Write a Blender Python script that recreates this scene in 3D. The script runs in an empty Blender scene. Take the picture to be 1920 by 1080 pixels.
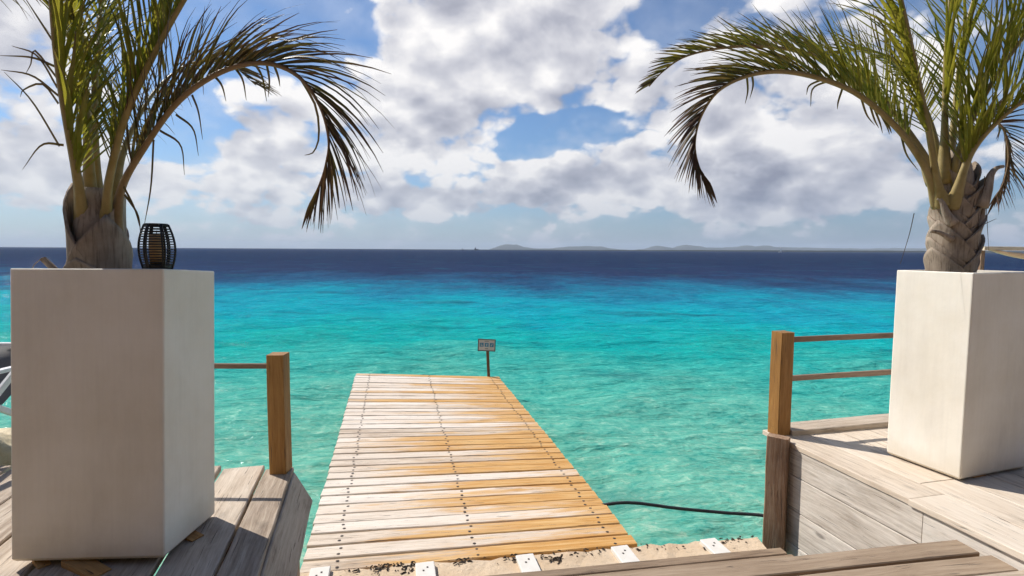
import bpy, bmesh, math, random
from mathutils import Vector, Matrix, Quaternion, noise as mnoise

scene = bpy.context.scene
C = scene.collection
R = math.radians

# ------------------------------------------------------------------ camera
cam_data = bpy.data.cameras.new('camera')
cam_data.sensor_width = 36.0
cam_data.lens = 36.0 * 1000 / 1920
cam_data.clip_start = 0.05
cam_data.clip_end = 40000
cam = bpy.data.objects.new('camera', cam_data)
C.objects.link(cam)
PITCH = math.atan(72 / 1000.0)
ROLL = 0.0055
cam.matrix_world = (Matrix.Translation((0, 0, 1.25)) @ Matrix.Rotation(math.pi / 2 - PITCH, 4, 'X')
                    @ Matrix.Rotation(ROLL, 4, 'Z'))
scene.camera = cam

# ------------------------------------------------------------------ sun and sky
SUN_EL = R(45)
SUN_H = Vector((-0.84, 0.54)).normalized()
SUN = Vector((SUN_H.x * math.cos(SUN_EL), SUN_H.y * math.cos(SUN_EL), math.sin(SUN_EL)))
sun_data = bpy.data.lights.new('sun', 'SUN')
sun_data.energy = 5.0
sun_data.angle = R(0.5)
sun_data.color = (1.0, 0.945, 0.865)
sun = bpy.data.objects.new('sun', sun_data)
sun.rotation_euler = SUN.to_track_quat('Z', 'Y').to_euler()
sun.location = (-8, 6, 12)
C.objects.link(sun)

scene.view_settings.view_transform = 'Standard'
scene.view_settings.look = 'None'
scene.view_settings.gamma = 1.0
scene.view_settings.exposure = 0.18
scene.cycles.max_bounces = 5
scene.cycles.diffuse_bounces = 3
scene.cycles.glossy_bounces = 2
scene.cycles.adaptive_threshold = 0.018
scene.cycles.use_light_tree = False
scene.cycles.adaptive_min_samples = 24
scene.cycles.transparent_max_bounces = 8
scene.cycles.volume_bounces = 0
scene.cycles.sample_clamp_indirect = 6.0
scene.cycles.caustics_reflective = False
scene.cycles.caustics_refractive = False
scene.cycles.use_denoising = True


class NT:
    """small helper to write node trees"""
    def __init__(s, tree):
        s.t = tree
        s.n = tree.nodes
        s.l = tree.links

    def node(s, kind, **kw):
        n = s.n.new(kind)
        for k, v in kw.items():
            setattr(n, k, v)
        return n

    def put(s, sock, v):
        if isinstance(v, bpy.types.NodeSocket):
            s.l.new(v, sock)
        elif v is not None:
            if hasattr(sock, 'default_value'):
                dv = sock.default_value
                try:
                    if hasattr(dv, '__len__') and len(dv) == 4 and len(v) == 3:
                        v = (*v, 1.0)
                except TypeError:
                    v = (v,) * len(dv)
                sock.default_value = v

    def math(s, op, a, b=None, c=None, clamp=False):
        n = s.node('ShaderNodeMath', operation=op, use_clamp=clamp)
        s.put(n.inputs[0], a)
        s.put(n.inputs[1], b)
        s.put(n.inputs[2], c)
        return n.outputs[0]

    def vmath(s, op, a, b=None, scale=None):
        n = s.node('ShaderNodeVectorMath', operation=op)
        s.put(n.inputs[0], a)
        s.put(n.inputs[1], b)
        if scale is not None:
            s.put(n.inputs['Scale'], scale)
        return n.outputs['Value'] if op in ('LENGTH', 'DOT_PRODUCT', 'DISTANCE') else n.outputs['Vector']

    def noise(s, vec, scale, detail=4, rough=0.5, dist=0.0, out='Fac'):
        n = s.node('ShaderNodeTexNoise')
        s.put(n.inputs['Vector'], vec)
        s.put(n.inputs['Scale'], scale)
        s.put(n.inputs['Detail'], detail)
        s.put(n.inputs['Roughness'], rough)
        s.put(n.inputs['Distortion'], dist)
        return n.outputs[out]

    def mix(s, fac, a, b, mode='MIX'):
        n = s.node('ShaderNodeMix', data_type='RGBA', blend_type=mode)
        s.put(n.inputs[0], fac)
        s.put(n.inputs[6], a)
        s.put(n.inputs[7], b)
        return n.outputs[2]

    def ramp(s, fac, stops, interp='LINEAR'):
        n = s.node('ShaderNodeValToRGB')
        s.put(n.inputs[0], fac)
        cr = n.color_ramp
        cr.interpolation = interp
        while len(cr.elements) < len(stops):
            cr.elements.new(0.5)
        for e, (p, c) in zip(cr.elements, stops):
            e.position = p
            if not hasattr(c, '__len__'):
                c = (c, c, c)
            e.color = (*c, 1)
        return n.outputs[0]

    def remap(s, v, a, b, c=0.0, d=1.0, smooth=False):
        n = s.node('ShaderNodeMapRange', interpolation_type='SMOOTHSTEP' if smooth else 'LINEAR')
        for i, x in enumerate((v, a, b, c, d)):
            s.put(n.inputs[i], x)
        return n.outputs[0]

    def sep(s, v):
        n = s.node('ShaderNodeSeparateXYZ')
        s.put(n.inputs[0], v)
        return n.outputs

    def comb(s, x, y, z):
        n = s.node('ShaderNodeCombineXYZ')
        for i, v in enumerate((x, y, z)):
            s.put(n.inputs[i], v)
        return n.outputs[0]

    def bump(s, h, strength=0.3, dist=0.01):
        n = s.node('ShaderNodeBump')
        s.put(n.inputs['Strength'], strength)
        s.put(n.inputs['Distance'], dist)
        s.put(n.inputs['Height'], h)
        return n.outputs[0]


# cloud masses that stand in the photograph: direction, radii, gain (negative = a gap of blue)
def dirpx(x, y):
    fw = Vector((0, math.cos(PITCH), -math.sin(PITCH)))
    up = Vector((0, math.sin(PITCH), math.cos(PITCH)))
    return (fw + Vector((1, 0, 0)) * ((x - 960) / 1000) - up * ((y - 540) / 1000)).normalized()


CLOUD_MASSES = [
    (dirpx(920, 70), (0.26, 0.3, 0.13), 0.42),
    (dirpx(1060, 170), (0.16, 0.3, 0.07), 0.30),
    (dirpx(800, 215), (0.16, 0.3, 0.10), 0.32),
    (dirpx(560, 20), (0.12, 0.3, 0.12), -0.45),
    (dirpx(1262, 5), (0.06, 0.3, 0.06), -0.40),
    (dirpx(1110, 235), (0.11, 0.3, 0.030), -0.40),
    (dirpx(1000, 280), (0.07, 0.3, 0.026), -0.30),
    (dirpx(480, 285), (0.13, 0.3, 0.065), 0.40),
    (dirpx(500, 175), (0.12, 0.3, 0.045), 0.30),
    (dirpx(360, 235), (0.05, 0.3, 0.10), -0.35),
    (dirpx(1070, 330), (0.14, 0.3, 0.06), 0.40),
    (dirpx(1450, 215), (0.26, 0.3, 0.15), 0.42),
    (dirpx(1500, 340), (0.24, 0.3, 0.06), 0.25),
    (dirpx(30, 200), (0.10, 0.2, 0.20), 0.35),
    (dirpx(820, 375), (0.24, 0.3, 0.035), 0.34),
    (dirpx(980, 335), (0.10, 0.3, 0.04), 0.22),
    (dirpx(840, 265), (0.10, 0.3, 0.05), 0.22),
    (dirpx(1400, 345), (0.34, 0.3, 0.06), 0.30),
    (dirpx(1190, 225), (0.06, 0.3, 0.09), 0.25),
    (dirpx(100, 330), (0.2, 0.3, 0.05), 0.25),
    (dirpx(290, 340), (0.06, 0.2, 0.03), 0.25),
]

world = bpy.data.worlds.new('World')
scene.world = world
world.use_nodes = True
wt = NT(world.node_tree)
for n in list(wt.n):
    wt.n.remove(n)

grp = bpy.data.node_groups.new('cloud_density', 'ShaderNodeTree')
grp.interface.new_socket('Direction', in_out='INPUT', socket_type='NodeSocketVector')
grp.interface.new_socket('Density', in_out='OUTPUT', socket_type='NodeSocketFloat')
grp.interface.new_socket('Body', in_out='OUTPUT', socket_type='NodeSocketFloat')
g = NT(grp)
gi = g.node('NodeGroupInput')
go = g.node('NodeGroupOutput')
D = gi.outputs[0]
gz = g.math('MAXIMUM', g.sep(D)[2], 0.0)
q = g.vmath('MULTIPLY', D, (1.0, 1.0, 1.15))
q = g.vmath('SCALE', q, scale=g.math('DIVIDE', 1.0, g.math('MULTIPLY_ADD', gz, 0.45, 0.30)))
n1 = g.noise(q, 2.4, 7, 0.56, 0.2)
n2 = g.noise(q, 0.9, 1, 0.5)
warp = g.noise(q, 5.0, 2, 0.5, out='Color')
qw = g.vmath('ADD', q, g.vmath('SCALE', warp, scale=0.10))


def puffs(scale):
    vo = g.node('ShaderNodeTexVoronoi', feature='F1')
    g.put(vo.inputs['Vector'], qw)
    g.put(vo.inputs['Scale'], scale)
    return g.math('SUBTRACT', 0.42, vo.outputs['Distance'])


body = g.math('ADD', g.math('MULTIPLY', g.math('SUBTRACT', n1, 0.5), 1.35), g.math('MULTIPLY', puffs(7.0), 0.36))
dens = g.math('ADD', body, g.math('MULTIPLY', g.math('SUBTRACT', n2, 0.5), 0.8))
dens = g.math('ADD', dens, g.math('MULTIPLY', puffs(17.0), 0.17))
dens = g.math('ADD', dens, -0.05)
g.put(go.inputs[1], body)
g.put(go.inputs[0], dens)


def cloud(vec, out=None):
    n = wt.node('ShaderNodeGroup')
    n.node_tree = grp
    wt.put(n.inputs[0], vec)
    return n.outputs if out is None else n.outputs[out]


tc = wt.node('ShaderNodeTexCoord')
Dw = wt.vmath('NORMALIZE', tc.outputs['Generated'])
sky = wt.node('ShaderNodeTexSky')
sky.sky_type = 'NISHITA'
sky.sun_disc = False
sky.sun_elevation = SUN_EL
sky.sun_rotation = math.atan2(SUN_H.x, SUN_H.y)
sky.altitude = 0
sky.air_density = 1.0
sky.dust_density = 0.25
sky.ozone_density = 2.5
SKY_STRENGTH = 0.10
z = wt.sep(Dw)[2]
zc = wt.math('MAXIMUM', z, 0.0)
blue = wt.vmath('SCALE', wt.vmath('MULTIPLY', sky.outputs[0], (0.64, 0.82, 1.0)), scale=SKY_STRENGTH)
fd0, body0 = cloud(Dw)
mass = 0.0
for c, rad, amp in CLOUD_MASSES:
    v = wt.vmath('DIVIDE', wt.vmath('SUBTRACT', Dw, tuple(c)), rad)
    mass = wt.math('ADD', mass, wt.remap(wt.vmath('LENGTH', v), 0.15, 1.35, amp, 0.0, True))
band = wt.math('POWER', wt.math('DIVIDE', wt.math('SUBTRACT', zc, 0.12), 0.07), 2.0)
mass = wt.math('ADD', mass, wt.math('MULTIPLY', wt.math('POWER', 2.718, wt.math('MULTIPLY', band, -1.0)), 0.08))
d0 = wt.math('ADD', fd0, mass)
d1 = cloud(wt.vmath('ADD', Dw, (SUN.x * 0.035, SUN.y * 0.0, 0.05)), 1)
mask = wt.remap(d0, -0.03, 0.19, 0.0, 1.0, True)
veil = wt.math('MULTIPLY', wt.remap(fd0, -0.35, 0.15, 0.0, 0.34, True), wt.remap(zc, 0.05, 0.5, 1.0, 0.35))
mask = wt.math('MAXIMUM', mask, veil)
lit = wt.math('MULTIPLY_ADD', wt.math('SUBTRACT', body0, d1), 1.5, 0.80)
thick = wt.remap(d0, 0.15, 0.75, 0.0, 0.36)
lit = wt.math('SUBTRACT', lit, thick, clamp=True)
ccol = wt.ramp(lit, [(0.0, (0.28, 0.29, 0.36)), (0.35, (0.43, 0.44, 0.51)), (0.65, (0.64, 0.64, 0.685)), (0.95, (0.93, 0.91, 0.90))])
col = wt.mix(mask, blue, ccol)
hz = wt.math('POWER', 2.718, wt.math('MULTIPLY', zc, -8.5))
hz = wt.math('MULTIPLY', hz, 0.85)
hazecol = wt.mix(wt.remap(wt.sep(Dw)[0], -0.7, 0.7, 0, 1), (0.40, 0.47, 0.56), (0.17, 0.23, 0.35))
col = wt.mix(hz, col, hazecol)
bg = wt.node('ShaderNodeBackground')
wt.put(bg.inputs['Color'], col)
bg.inputs['Strength'].default_value = 1.0
wo = wt.node('ShaderNodeOutputWorld')
wt.l.new(bg.outputs[0], wo.inputs['Surface'])
world.cycles.sampling_method = 'MANUAL'
world.cycles.sample_map_resolution = 512

# ------------------------------------------------------------------ materials
MATS = {}


def new_mat(name):
    m = bpy.data.materials.new(name)
    m.use_nodes = True
    t = NT(m.node_tree)
    b = t.n['Principled BSDF']
    MATS[name] = m
    return m, t, b


def wood(name, ramp, rough=0.75, grain=1.0, dark=(0.05, 0.04, 0.035), knots=0.5, stain=None, bumps=0.5, rnd=0.25, dirt=0.35):
    """plank wood: grain runs along local X, every board takes its own piece of the pattern"""
    m, t, b = new_mat(name)
    tcn = t.node('ShaderNodeTexCoord')
    oi = t.node('ShaderNodeObjectInfo')
    off = t.vmath('SCALE', t.comb(oi.outputs['Random'], t.math('MULTIPLY', oi.outputs['Random'], 7.3),
                                  t.math('MULTIPLY', oi.outputs['Random'], 3.1)), scale=37.0)
    P = t.vmath('ADD', tcn.outputs['Object'], off)
    warp = t.noise(t.vmath('MULTIPLY', P, (1.6, 5, 5)), 1.0, 2, 0.5, out='Color')
    Pw = t.vmath('ADD', P, t.vmath('SCALE', t.vmath('SUBTRACT', warp, (0.5, 0.5, 0.5)), scale=0.05))
    fine = t.noise(t.vmath('MULTIPLY', Pw, (11, 170, 170)), 1.0, 4, 0.65)
    mid = t.noise(t.vmath('MULTIPLY', Pw, (2.4, 50, 50)), 1.0, 4, 0.55)
    big = t.noise(t.vmath('MULTIPLY', P, (2.2, 7, 7)), 1.0, 5, 0.6)
    fac = t.math('ADD', t.math('MULTIPLY', mid, 0.45), t.math('ADD', t.math('MULTIPLY', fine, 0.38), t.math('MULTIPLY', big, 0.35)))
    fac = t.math('ADD', fac, t.math('MULTIPLY', t.math('SUBTRACT', oi.outputs['Random'], 0.5), rnd))
    col = t.ramp(t.remap(fac, 0.36, 0.82), ramp)
    if stain is not None:
        # worn oil stain: attribute 'stain' of the board says how much of it is left
        at = t.node('ShaderNodeAttribute', attribute_type='OBJECT', attribute_name='stain')
        xs = t.sep(tcn.outputs['Object'])[0]
        lay = t.noise(t.vmath('MULTIPLY', P, (1.3, 9, 9)), 1.0, 6, 0.62, 0.4)
        k = t.math('ADD', t.math('MULTIPLY', xs, 0.40), at.outputs['Fac'])
        k = t.math('ADD', k, t.math('MULTIPLY', t.math('SUBTRACT', lay, 0.5), 1.5))
        k = t.math('ADD', k, t.math('MULTIPLY', t.math('SUBTRACT', mid, 0.5), 0.9))
        k = t.remap(k, 0.18, 0.66, 0.0, 0.95, True)
        sc = t.mix(fine, stain[0], stain[1])
        sc = t.mix(t.remap(mid, 0.42, 0.68), sc, stain[2])
        col = t.mix(k, col, sc)
    # cracks along the grain and dirt
    cr = t.noise(t.vmath('MULTIPLY', Pw, (3.0, 110, 110)), 1.0, 3, 0.55)
    cr = t.remap(cr, 0.65, 0.69, 0.0, 0.75)
    col = t.mix(t.math('MULTIPLY', cr, grain), col, dark)
    di = t.noise(t.vmath('MULTIPLY', P, (3, 6, 6)), 1.0, 6, 0.65)
    col = t.mix(t.remap(di, 0.56, 0.74, 0.0, dirt), col, dark)
    if knots:
        vo = t.node('ShaderNodeTexVoronoi')
        t.put(vo.inputs['Vector'], t.vmath('MULTIPLY', P, (2.6, 7.5, 7.5)))
        t.put(vo.inputs['Scale'], 1.0)
        kn = t.remap(vo.outputs['Distance'], 0.05, 0.15, knots, 0.0, True)
        col = t.mix(kn, col, dark)
    t.put(b.inputs['Base Color'], col)
    t.put(b.inputs['Roughness'], t.remap(fac, 0.3, 0.8, rough + 0.1, rough - 0.1))
    h = t.math('SUBTRACT', t.math('ADD', t.math('MULTIPLY', fine, 0.4), mid), t.math('MULTIPLY', cr, 1.2))
    t.put(b.inputs['Normal'], t.bump(h, bumps, 0.004))
    b.inputs['Specular IOR Level'].default_value = 0.25
    return m


wood('dock_wood', [(0.0, (0.42, 0.32, 0.23)), (0.4, (0.66, 0.555, 0.445)), (1.0, (0.80, 0.725, 0.635))],
     stain=((0.60, 0.315, 0.085), (0.46, 0.215, 0.045), (0.66, 0.42, 0.17)), knots=0.0, dirt=0.18, bumps=0.4)
wood('deck_wood', [(0.0, (0.40, 0.31, 0.23)), (0.45, (0.63, 0.53, 0.42)), (1.0, (0.76, 0.68, 0.575))], knots=0.3, dirt=0.22, rnd=0.15)
wood('grey_wood', [(0.0, (0.235, 0.175, 0.125)), (0.5, (0.46, 0.375, 0.29)), (1.0, (0.63, 0.54, 0.435))], knots=0.25, dirt=0.5)
wood('wall_wood', [(0.0, (0.42, 0.36, 0.30)), (0.45, (0.66, 0.60, 0.53)), (1.0, (0.78, 0.725, 0.655))], knots=0.6, dirt=0.22)
wood('tread_wood', [(0.0, (0.19, 0.13, 0.085)), (0.5, (0.30, 0.22, 0.15)), (1.0, (0.41, 0.315, 0.225))], knots=0.1, dirt=0.2)
wood('post_wood', [(0.0, (0.135, 0.058, 0.014)), (0.5, (0.26, 0.125, 0.034)), (1.0, (0.40, 0.21, 0.065))], knots=0.5, dirt=0.25, rough=0.6)
wood('old_post_wood', [(0.0, (0.10, 0.055, 0.03)), (0.5, (0.24, 0.14, 0.085)), (1.0, (0.42, 0.31, 0.22))], knots=0.3, dirt=0.5)
wood('bar_bounce_wood', [(0.0, (0.30, 0.18, 0.085)), (0.5, (0.44, 0.28, 0.145)), (1.0, (0.55, 0.37, 0.21))], knots=0.3)  # warm brown of the added bar, picked for its bounce light
wood('rail_wood', [(0.0, (0.14, 0.085, 0.06)), (0.5, (0.24, 0.16, 0.115)), (1.0, (0.33, 0.235, 0.17))], knots=0.0)
wood('wedge_wood', [(0.0, (0.30, 0.15, 0.05)), (0.5, (0.48, 0.27, 0.10)), (1.0, (0.58, 0.38, 0.18))], knots=0.3)
wood('pale_wood', [(0.0, (0.66, 0.52, 0.34)), (0.5, (0.76, 0.64, 0.46)), (1.0, (0.82, 0.73, 0.57))], knots=0.0, dirt=0.1)


def plain(name, c1, c2, scale=8, rough=0.6, bump=0.2, metal=0.0, spec=0.4, bdist=0.005):
    m, t, b = new_mat(name)
    tcn = t.node('ShaderNodeTexCoord')
    n = t.noise(tcn.outputs['Object'], scale, 6, 0.6)
    t.put(b.inputs['Base Color'], t.mix(t.remap(n, 0.3, 0.7), c1, c2))
    t.put(b.inputs['Roughness'], t.remap(n, 0.3, 0.7, rough - 0.1, rough + 0.1))
    b.inputs['Metallic'].default_value = metal
    b.inputs['Specular IOR Level'].default_value = spec
    if bump:
        t.put(b.inputs['Normal'], t.bump(n, bump, bdist))
    return m


plain('screw_metal', (0.05, 0.035, 0.028), (0.09, 0.07, 0.06), 300, 0.5, 0.1, 0.3)
plain('white_plate', (0.66, 0.62, 0.55), (0.74, 0.71, 0.66), 12, 0.55, 0.15)
plain('hose_rubber', (0.018, 0.02, 0.022), (0.035, 0.037, 0.04), 30, 0.5, 0.2)
plain('rattan_black', (0.010, 0.010, 0.011), (0.022, 0.021, 0.022), 60, 0.45, 0.3, bdist=0.001)
plain('candle_wax', (0.55, 0.36, 0.17), (0.62, 0.43, 0.22), 20, 0.5, 0.1)
plain('soil', (0.035, 0.024, 0.016), (0.09, 0.065, 0.045), 40, 0.95, 1.0, bdist=0.02)
plain('chair_white', (0.68, 0.68, 0.69), (0.76, 0.76, 0.76), 20, 0.45, 0.05)
plain('chair_fabric', (0.12, 0.12, 0.125), (0.16, 0.16, 0.165), 90, 0.8, 0.3, bdist=0.002)
plain('canvas', (0.80, 0.58, 0.38), (0.84, 0.66, 0.46), 15, 0.85, 0.2)
plain('sign_white', (0.48, 0.46, 0.44), (0.60, 0.58, 0.55), 9, 0.5, 0.05)
plain('sign_blue', (0.03, 0.19, 0.32), (0.045, 0.25, 0.40), 30, 0.5, 0.0)
plain('sign_frame', (0.05, 0.05, 0.055), (0.09, 0.085, 0.08), 30, 0.6, 0.1)
plain('sign_ink', (0.10, 0.12, 0.14), (0.14, 0.15, 0.16), 30, 0.6, 0.0)
plain('sail_white', (0.75, 0.75, 0.75), (0.8, 0.8, 0.8), 1, 0.6, 0.0)
plain('hull_grey', (0.10, 0.10, 0.11), (0.16, 0.16, 0.17), 1, 0.6, 0.0)
plain('rock', (0.50, 0.40, 0.24), (0.75, 0.65, 0.46), 7, 0.9, 1.0, bdist=0.03)

# painted concrete of the planters, scuffed near the foot
m, t, b = new_mat('planter_paint')
tcn = t.node('ShaderNodeTexCoord')
P = tcn.outputs['Object']
n1 = t.noise(P, 3.0, 6, 0.6)
n2 = t.noise(t.vmath('MULTIPLY', P, (60, 60, 3)), 1.0, 3, 0.5)
col = t.mix(t.remap(n1, 0.3, 0.7), (0.77, 0.705, 0.59), (0.87, 0.82, 0.73))
col = t.mix(t.remap(n2, 0.45, 0.8, 0.0, 0.10), col, (0.5, 0.47, 0.42))
st = t.noise(t.vmath('MULTIPLY', P, (5, 5, 1.3)), 1.0, 6, 0.65)
col = t.mix(t.remap(st, 0.50, 0.72, 0.0, 0.22), col, (0.47, 0.41, 0.33))
foot = t.math('ADD', t.sep(P)[2], t.math('MULTIPLY', t.math('SUBTRACT', n1, 0.5), 0.25))
col = t.mix(t.remap(foot, 0.0, 0.16, 0.30, 0.0, True), col, (0.50, 0.42, 0.30))
vo = t.node('ShaderNodeTexVoronoi')
t.put(vo.inputs['Vector'], t.vmath('MULTIPLY', P, (7, 7, 4)))
t.put(vo.inputs['Scale'], 1.0)
t.put(vo.inputs['Randomness'], 1.0)
wn = t.node('ShaderNodeTexWhiteNoise')
t.put(wn.inputs['Vector'], vo.outputs['Position'])
chip = t.math('LESS_THAN', t.math('ADD', vo.outputs['Distance'], t.math('MULTIPLY', n2, 0.02)), t.remap(wn.outputs['Value'], 0.60, 1.0, 0.0, 0.075))
col = t.mix(t.math('MULTIPLY', chip, 0.8), col, (0.16, 0.11, 0.08))
t.put(b.inputs['Base Color'], col)
b.inputs['Roughness'].default_value = 0.62
b.inputs['Specular IOR Level'].default_value = 0.3
t.put(b.inputs['Normal'], t.bump(t.noise(P, 45, 4, 0.6), 0.12, 0.004))

# sandy concrete of the ledge
m, t, b = new_mat('ledge_stone')
tcn = t.node('ShaderNodeTexCoord')
P = tcn.outputs['Object']
n1 = t.noise(P, 2.2, 8, 0.6)
n2 = t.noise(P, 26, 6, 0.65)
col = t.mix(t.remap(n1, 0.3, 0.7), (0.52, 0.375, 0.235), (0.66, 0.53, 0.385))
col = t.mix(t.remap(n2, 0.55, 0.75, 0.0, 0.5), col, (0.25, 0.20, 0.15))
sp = t.noise(t.vmath('MULTIPLY', P, (5, 9, 9)), 1.0, 8, 0.7)
col = t.mix(t.remap(sp, 0.63, 0.68, 0.0, 0.9), col, (0.045, 0.04, 0.032))
t.put(b.inputs['Base Color'], col)
b.inputs['Roughness'].default_value = 0.9
t.put(b.inputs['Normal'], t.bump(t.math('ADD', n1, n2), 0.7, 0.012))


# palm leaves: colour attribute 'dry' 0 = green, 1 = brown
def leafmat(name, green1, green2, dry1, dry2, trans=0.5):
    m, t, b = new_mat(name)
    at = t.node('ShaderNodeAttribute', attribute_type='GEOMETRY', attribute_name='dry')
    tcn = t.node('ShaderNodeTexCoord')
    n = t.noise(tcn.outputs['Object'], 14, 4, 0.6)
    gcol = t.mix(t.remap(n, 0.35, 0.65), green1, green2)
    dcol = t.mix(t.remap(n, 0.35, 0.65), dry1, dry2)
    k = t.math('ADD', at.outputs['Fac'], t.math('MULTIPLY', t.math('SUBTRACT', n, 0.5), 0.5), clamp=True)
    col = t.mix(k, gcol, dcol)
    t.put(b.inputs['Base Color'], col)
    b.inputs['Roughness'].default_value = 0.5
    b.inputs['Specular IOR Level'].default_value = 0.3
    tr = t.node('ShaderNodeBsdfTranslucent')
    t.put(tr.inputs['Color'], t.mix(1.0, col, (1.25, 1.25, 0.8), 'MULTIPLY'))
    ms = t.node('ShaderNodeMixShader')
    t.put(ms.inputs[0], t.remap(k, 0, 1, trans, trans * 0.45))
    t.l.new(b.outputs[0], ms.inputs[1])
    t.l.new(tr.outputs[0], ms.inputs[2])
    t.l.new(ms.outputs[0], t.n['Material Output'].inputs['Surface'])
    return m


leafmat('palm_leaf', (0.19, 0.195, 0.02), (0.31, 0.285, 0.05), (0.060, 0.030, 0.021), (0.12, 0.066, 0.046))
leafmat('palm_petiole', (0.27, 0.205, 0.07), (0.36, 0.28, 0.12), (0.20, 0.11, 0.065), (0.29, 0.18, 0.11), trans=0.0)
m, t, b = new_mat('palm_boot')
tcn = t.node('ShaderNodeTexCoord')
P = tcn.outputs['Object']
n1 = t.noise(P, 6, 6, 0.6)
n2 = t.noise(t.vmath('MULTIPLY', P, (90, 90, 7)), 1.0, 4, 0.6)
col = t.mix(t.remap(n1, 0.3, 0.7), (0.22, 0.17, 0.125), (0.43, 0.355, 0.28))
col = t.mix(t.remap(n2, 0.48, 0.72, 0.0, 0.7), col, (0.09, 0.06, 0.04))
t.put(b.inputs['Base Color'], col)
b.inputs['Roughness'].default_value = 0.85
b.inputs['Specular IOR Level'].default_value = 0.2
t.put(b.inputs['Normal'], t.bump(t.math('ADD', n1, t.math('MULTIPLY', n2, 0.7)), 0.5, 0.006))

plain('beach_sand', (0.46, 0.34, 0.21), (0.58, 0.44, 0.29), 3, 0.95, 0.5, spec=0.1, bdist=0.03)
# far land
plain('far_hill', (0.075, 0.085, 0.085), (0.12, 0.125, 0.12), 0.002, 0.95, 0.0, spec=0.0)
plain('low_coast', (0.020, 0.028, 0.024), (0.035, 0.04, 0.035), 0.01, 0.95, 0.0, spec=0.0)

# sand and coral of the sea floor
m, t, b = new_mat('seabed_sand')
ge = t.node('ShaderNodeNewGeometry')
P = ge.outputs['Position']
n1 = t.noise(P, 0.55, 6, 0.65)
n2 = t.noise(P, 1.6, 6, 0.65)
col = t.mix(t.remap(n2, 0.35, 0.65), (0.62, 0.58, 0.47), (0.74, 0.70, 0.60))
col = t.mix(t.remap(n1, 0.56, 0.66, 0.0, 0.85, True), col, (0.10, 0.11, 0.08))
t.put(b.inputs['Base Color'], col)
b.inputs['Roughness'].default_value = 0.95

# sea water: scattering turquoise over shallow sand, navy where the bottom drops away
m, t, b = new_mat('sea_water')
t.n.remove(b)
ge = t.node('ShaderNodeNewGeometry')
P = ge.outputs['Position']
px, py, pz = t.sep(P)
drift = t.noise(t.vmath('MULTIPLY', P, (0.10, 0.045, 0.0)), 1.0, 8, 0.72)
drift2 = t.noise(t.vmath('MULTIPLY', P, (0.25, 0.5, 0.0)), 1.0, 5, 0.6)
shore = t.math('MULTIPLY_ADD', px, 0.12, py)                       # metres off the shore
lg = t.math('LOGARITHM', t.math('MAXIMUM', shore, 1.0), 10.0)
lg = t.math('ADD', lg, t.math('MULTIPLY', t.math('SUBTRACT', drift, 0.5), 0.75))
lg = t.math('ADD', lg, t.math('MULTIPLY', t.math('SUBTRACT', drift2, 0.5), 0.16))
wcol = t.ramp(t.remap(lg, 0.4, 2.2), [
    (0.00, (0.32, 0.65, 0.53)), (0.11, (0.255, 0.62, 0.495)), (0.18, (0.205, 0.58, 0.455)), (0.28, (0.095, 0.48, 0.39)),
    (0.385, (0.008, 0.37, 0.342)), (0.46, (0.003, 0.315, 0.355)), (0.525, (0.005, 0.27, 0.355)), (0.575, (0.010, 0.18, 0.285)),
    (0.64, (0.016, 0.085, 0.175)), (0.73, (0.016, 0.033, 0.088)), (0.90, (0.010, 0.024, 0.068))])
patch = t.noise(t.vmath('MULTIPLY', P, (0.16, 0.30, 0.0)), 1.0, 5, 0.62)
wcol = t.mix(t.remap(patch, 0.54, 0.68, 0.0, 0.55, True), wcol, (0.012, 0.085, 0.135))
chop_light = t.noise(t.vmath('MULTIPLY', P, (2.2, 3.4, 0.0)), 1.0, 7, 0.68, 0.5)
chop_light2 = t.noise(t.vmath('MULTIPLY', P, (11.0, 15.0, 0.0)), 1.0, 4, 0.68, 0.6)
chop_light = t.math('ADD', t.math('MULTIPLY', chop_light, 0.52), t.math('MULTIPLY', chop_light2, 0.48))
wcol = t.mix(1.0, wcol, t.ramp(chop_light, [(0.36, (0.15, 0.60, 0.66)), (0.45, (0.72, 0.91, 0.93)), (0.54, (1.2, 1.06, 1.04)), (0.64, (2.6, 1.4, 1.38))]), 'MULTIPLY')  # pale and dark of ripples and caustics painted into the water colour
rip = t.noise(t.vmath('MULTIPLY', P, (1.3, 3.2, 0.0)), 1.0, 4, 0.6, 0.5)
rip2 = t.noise(t.vmath('MULTIPLY', P, (5.5, 11.0, 0.0)), 1.0, 4, 0.6, 0.6)
rip3 = t.noise(t.vmath('MULTIPLY', P, (0.22, 0.6, 0.0)), 1.0, 4, 0.6, 0.3)
hgt = t.math('ADD', t.math('MULTIPLY', rip, 0.10), t.math('MULTIPLY', rip2, 0.03))
hgt = t.math('ADD', hgt, t.math('MULTIPLY', rip3, 0.45))
nrm = t.bump(hgt, 1.0, 1.0)
dif = t.node('ShaderNodeBsdfDiffuse')
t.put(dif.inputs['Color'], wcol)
t.put(dif.inputs['Normal'], nrm)
tra = t.node('ShaderNodeBsdfTransparent')
t.put(tra.inputs['Color'], (0.40, 0.86, 0.78))
see = t.node('ShaderNodeMixShader')
t.put(see.inputs[0], t.remap(lg, 0.45, 1.30, 0.62, 0.0))
t.l.new(dif.outputs[0], see.inputs[1])
t.l.new(tra.outputs[0], see.inputs[2])
gl = t.node('ShaderNodeBsdfGlossy')
t.put(gl.inputs['Roughness'], 0.10)
t.put(gl.inputs['Normal'], nrm)
fr = t.node('ShaderNodeFresnel')
t.put(fr.inputs['IOR'], 1.33)
t.put(fr.inputs['Normal'], nrm)
wm = t.node('ShaderNodeMixShader')
t.put(wm.inputs[0], t.remap(fr.outputs[0], 0.02, 1.0, 0.006, 0.13))
t.l.new(see.outputs[0], wm.inputs[1])
t.l.new(gl.outputs[0], wm.inputs[2])
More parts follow.
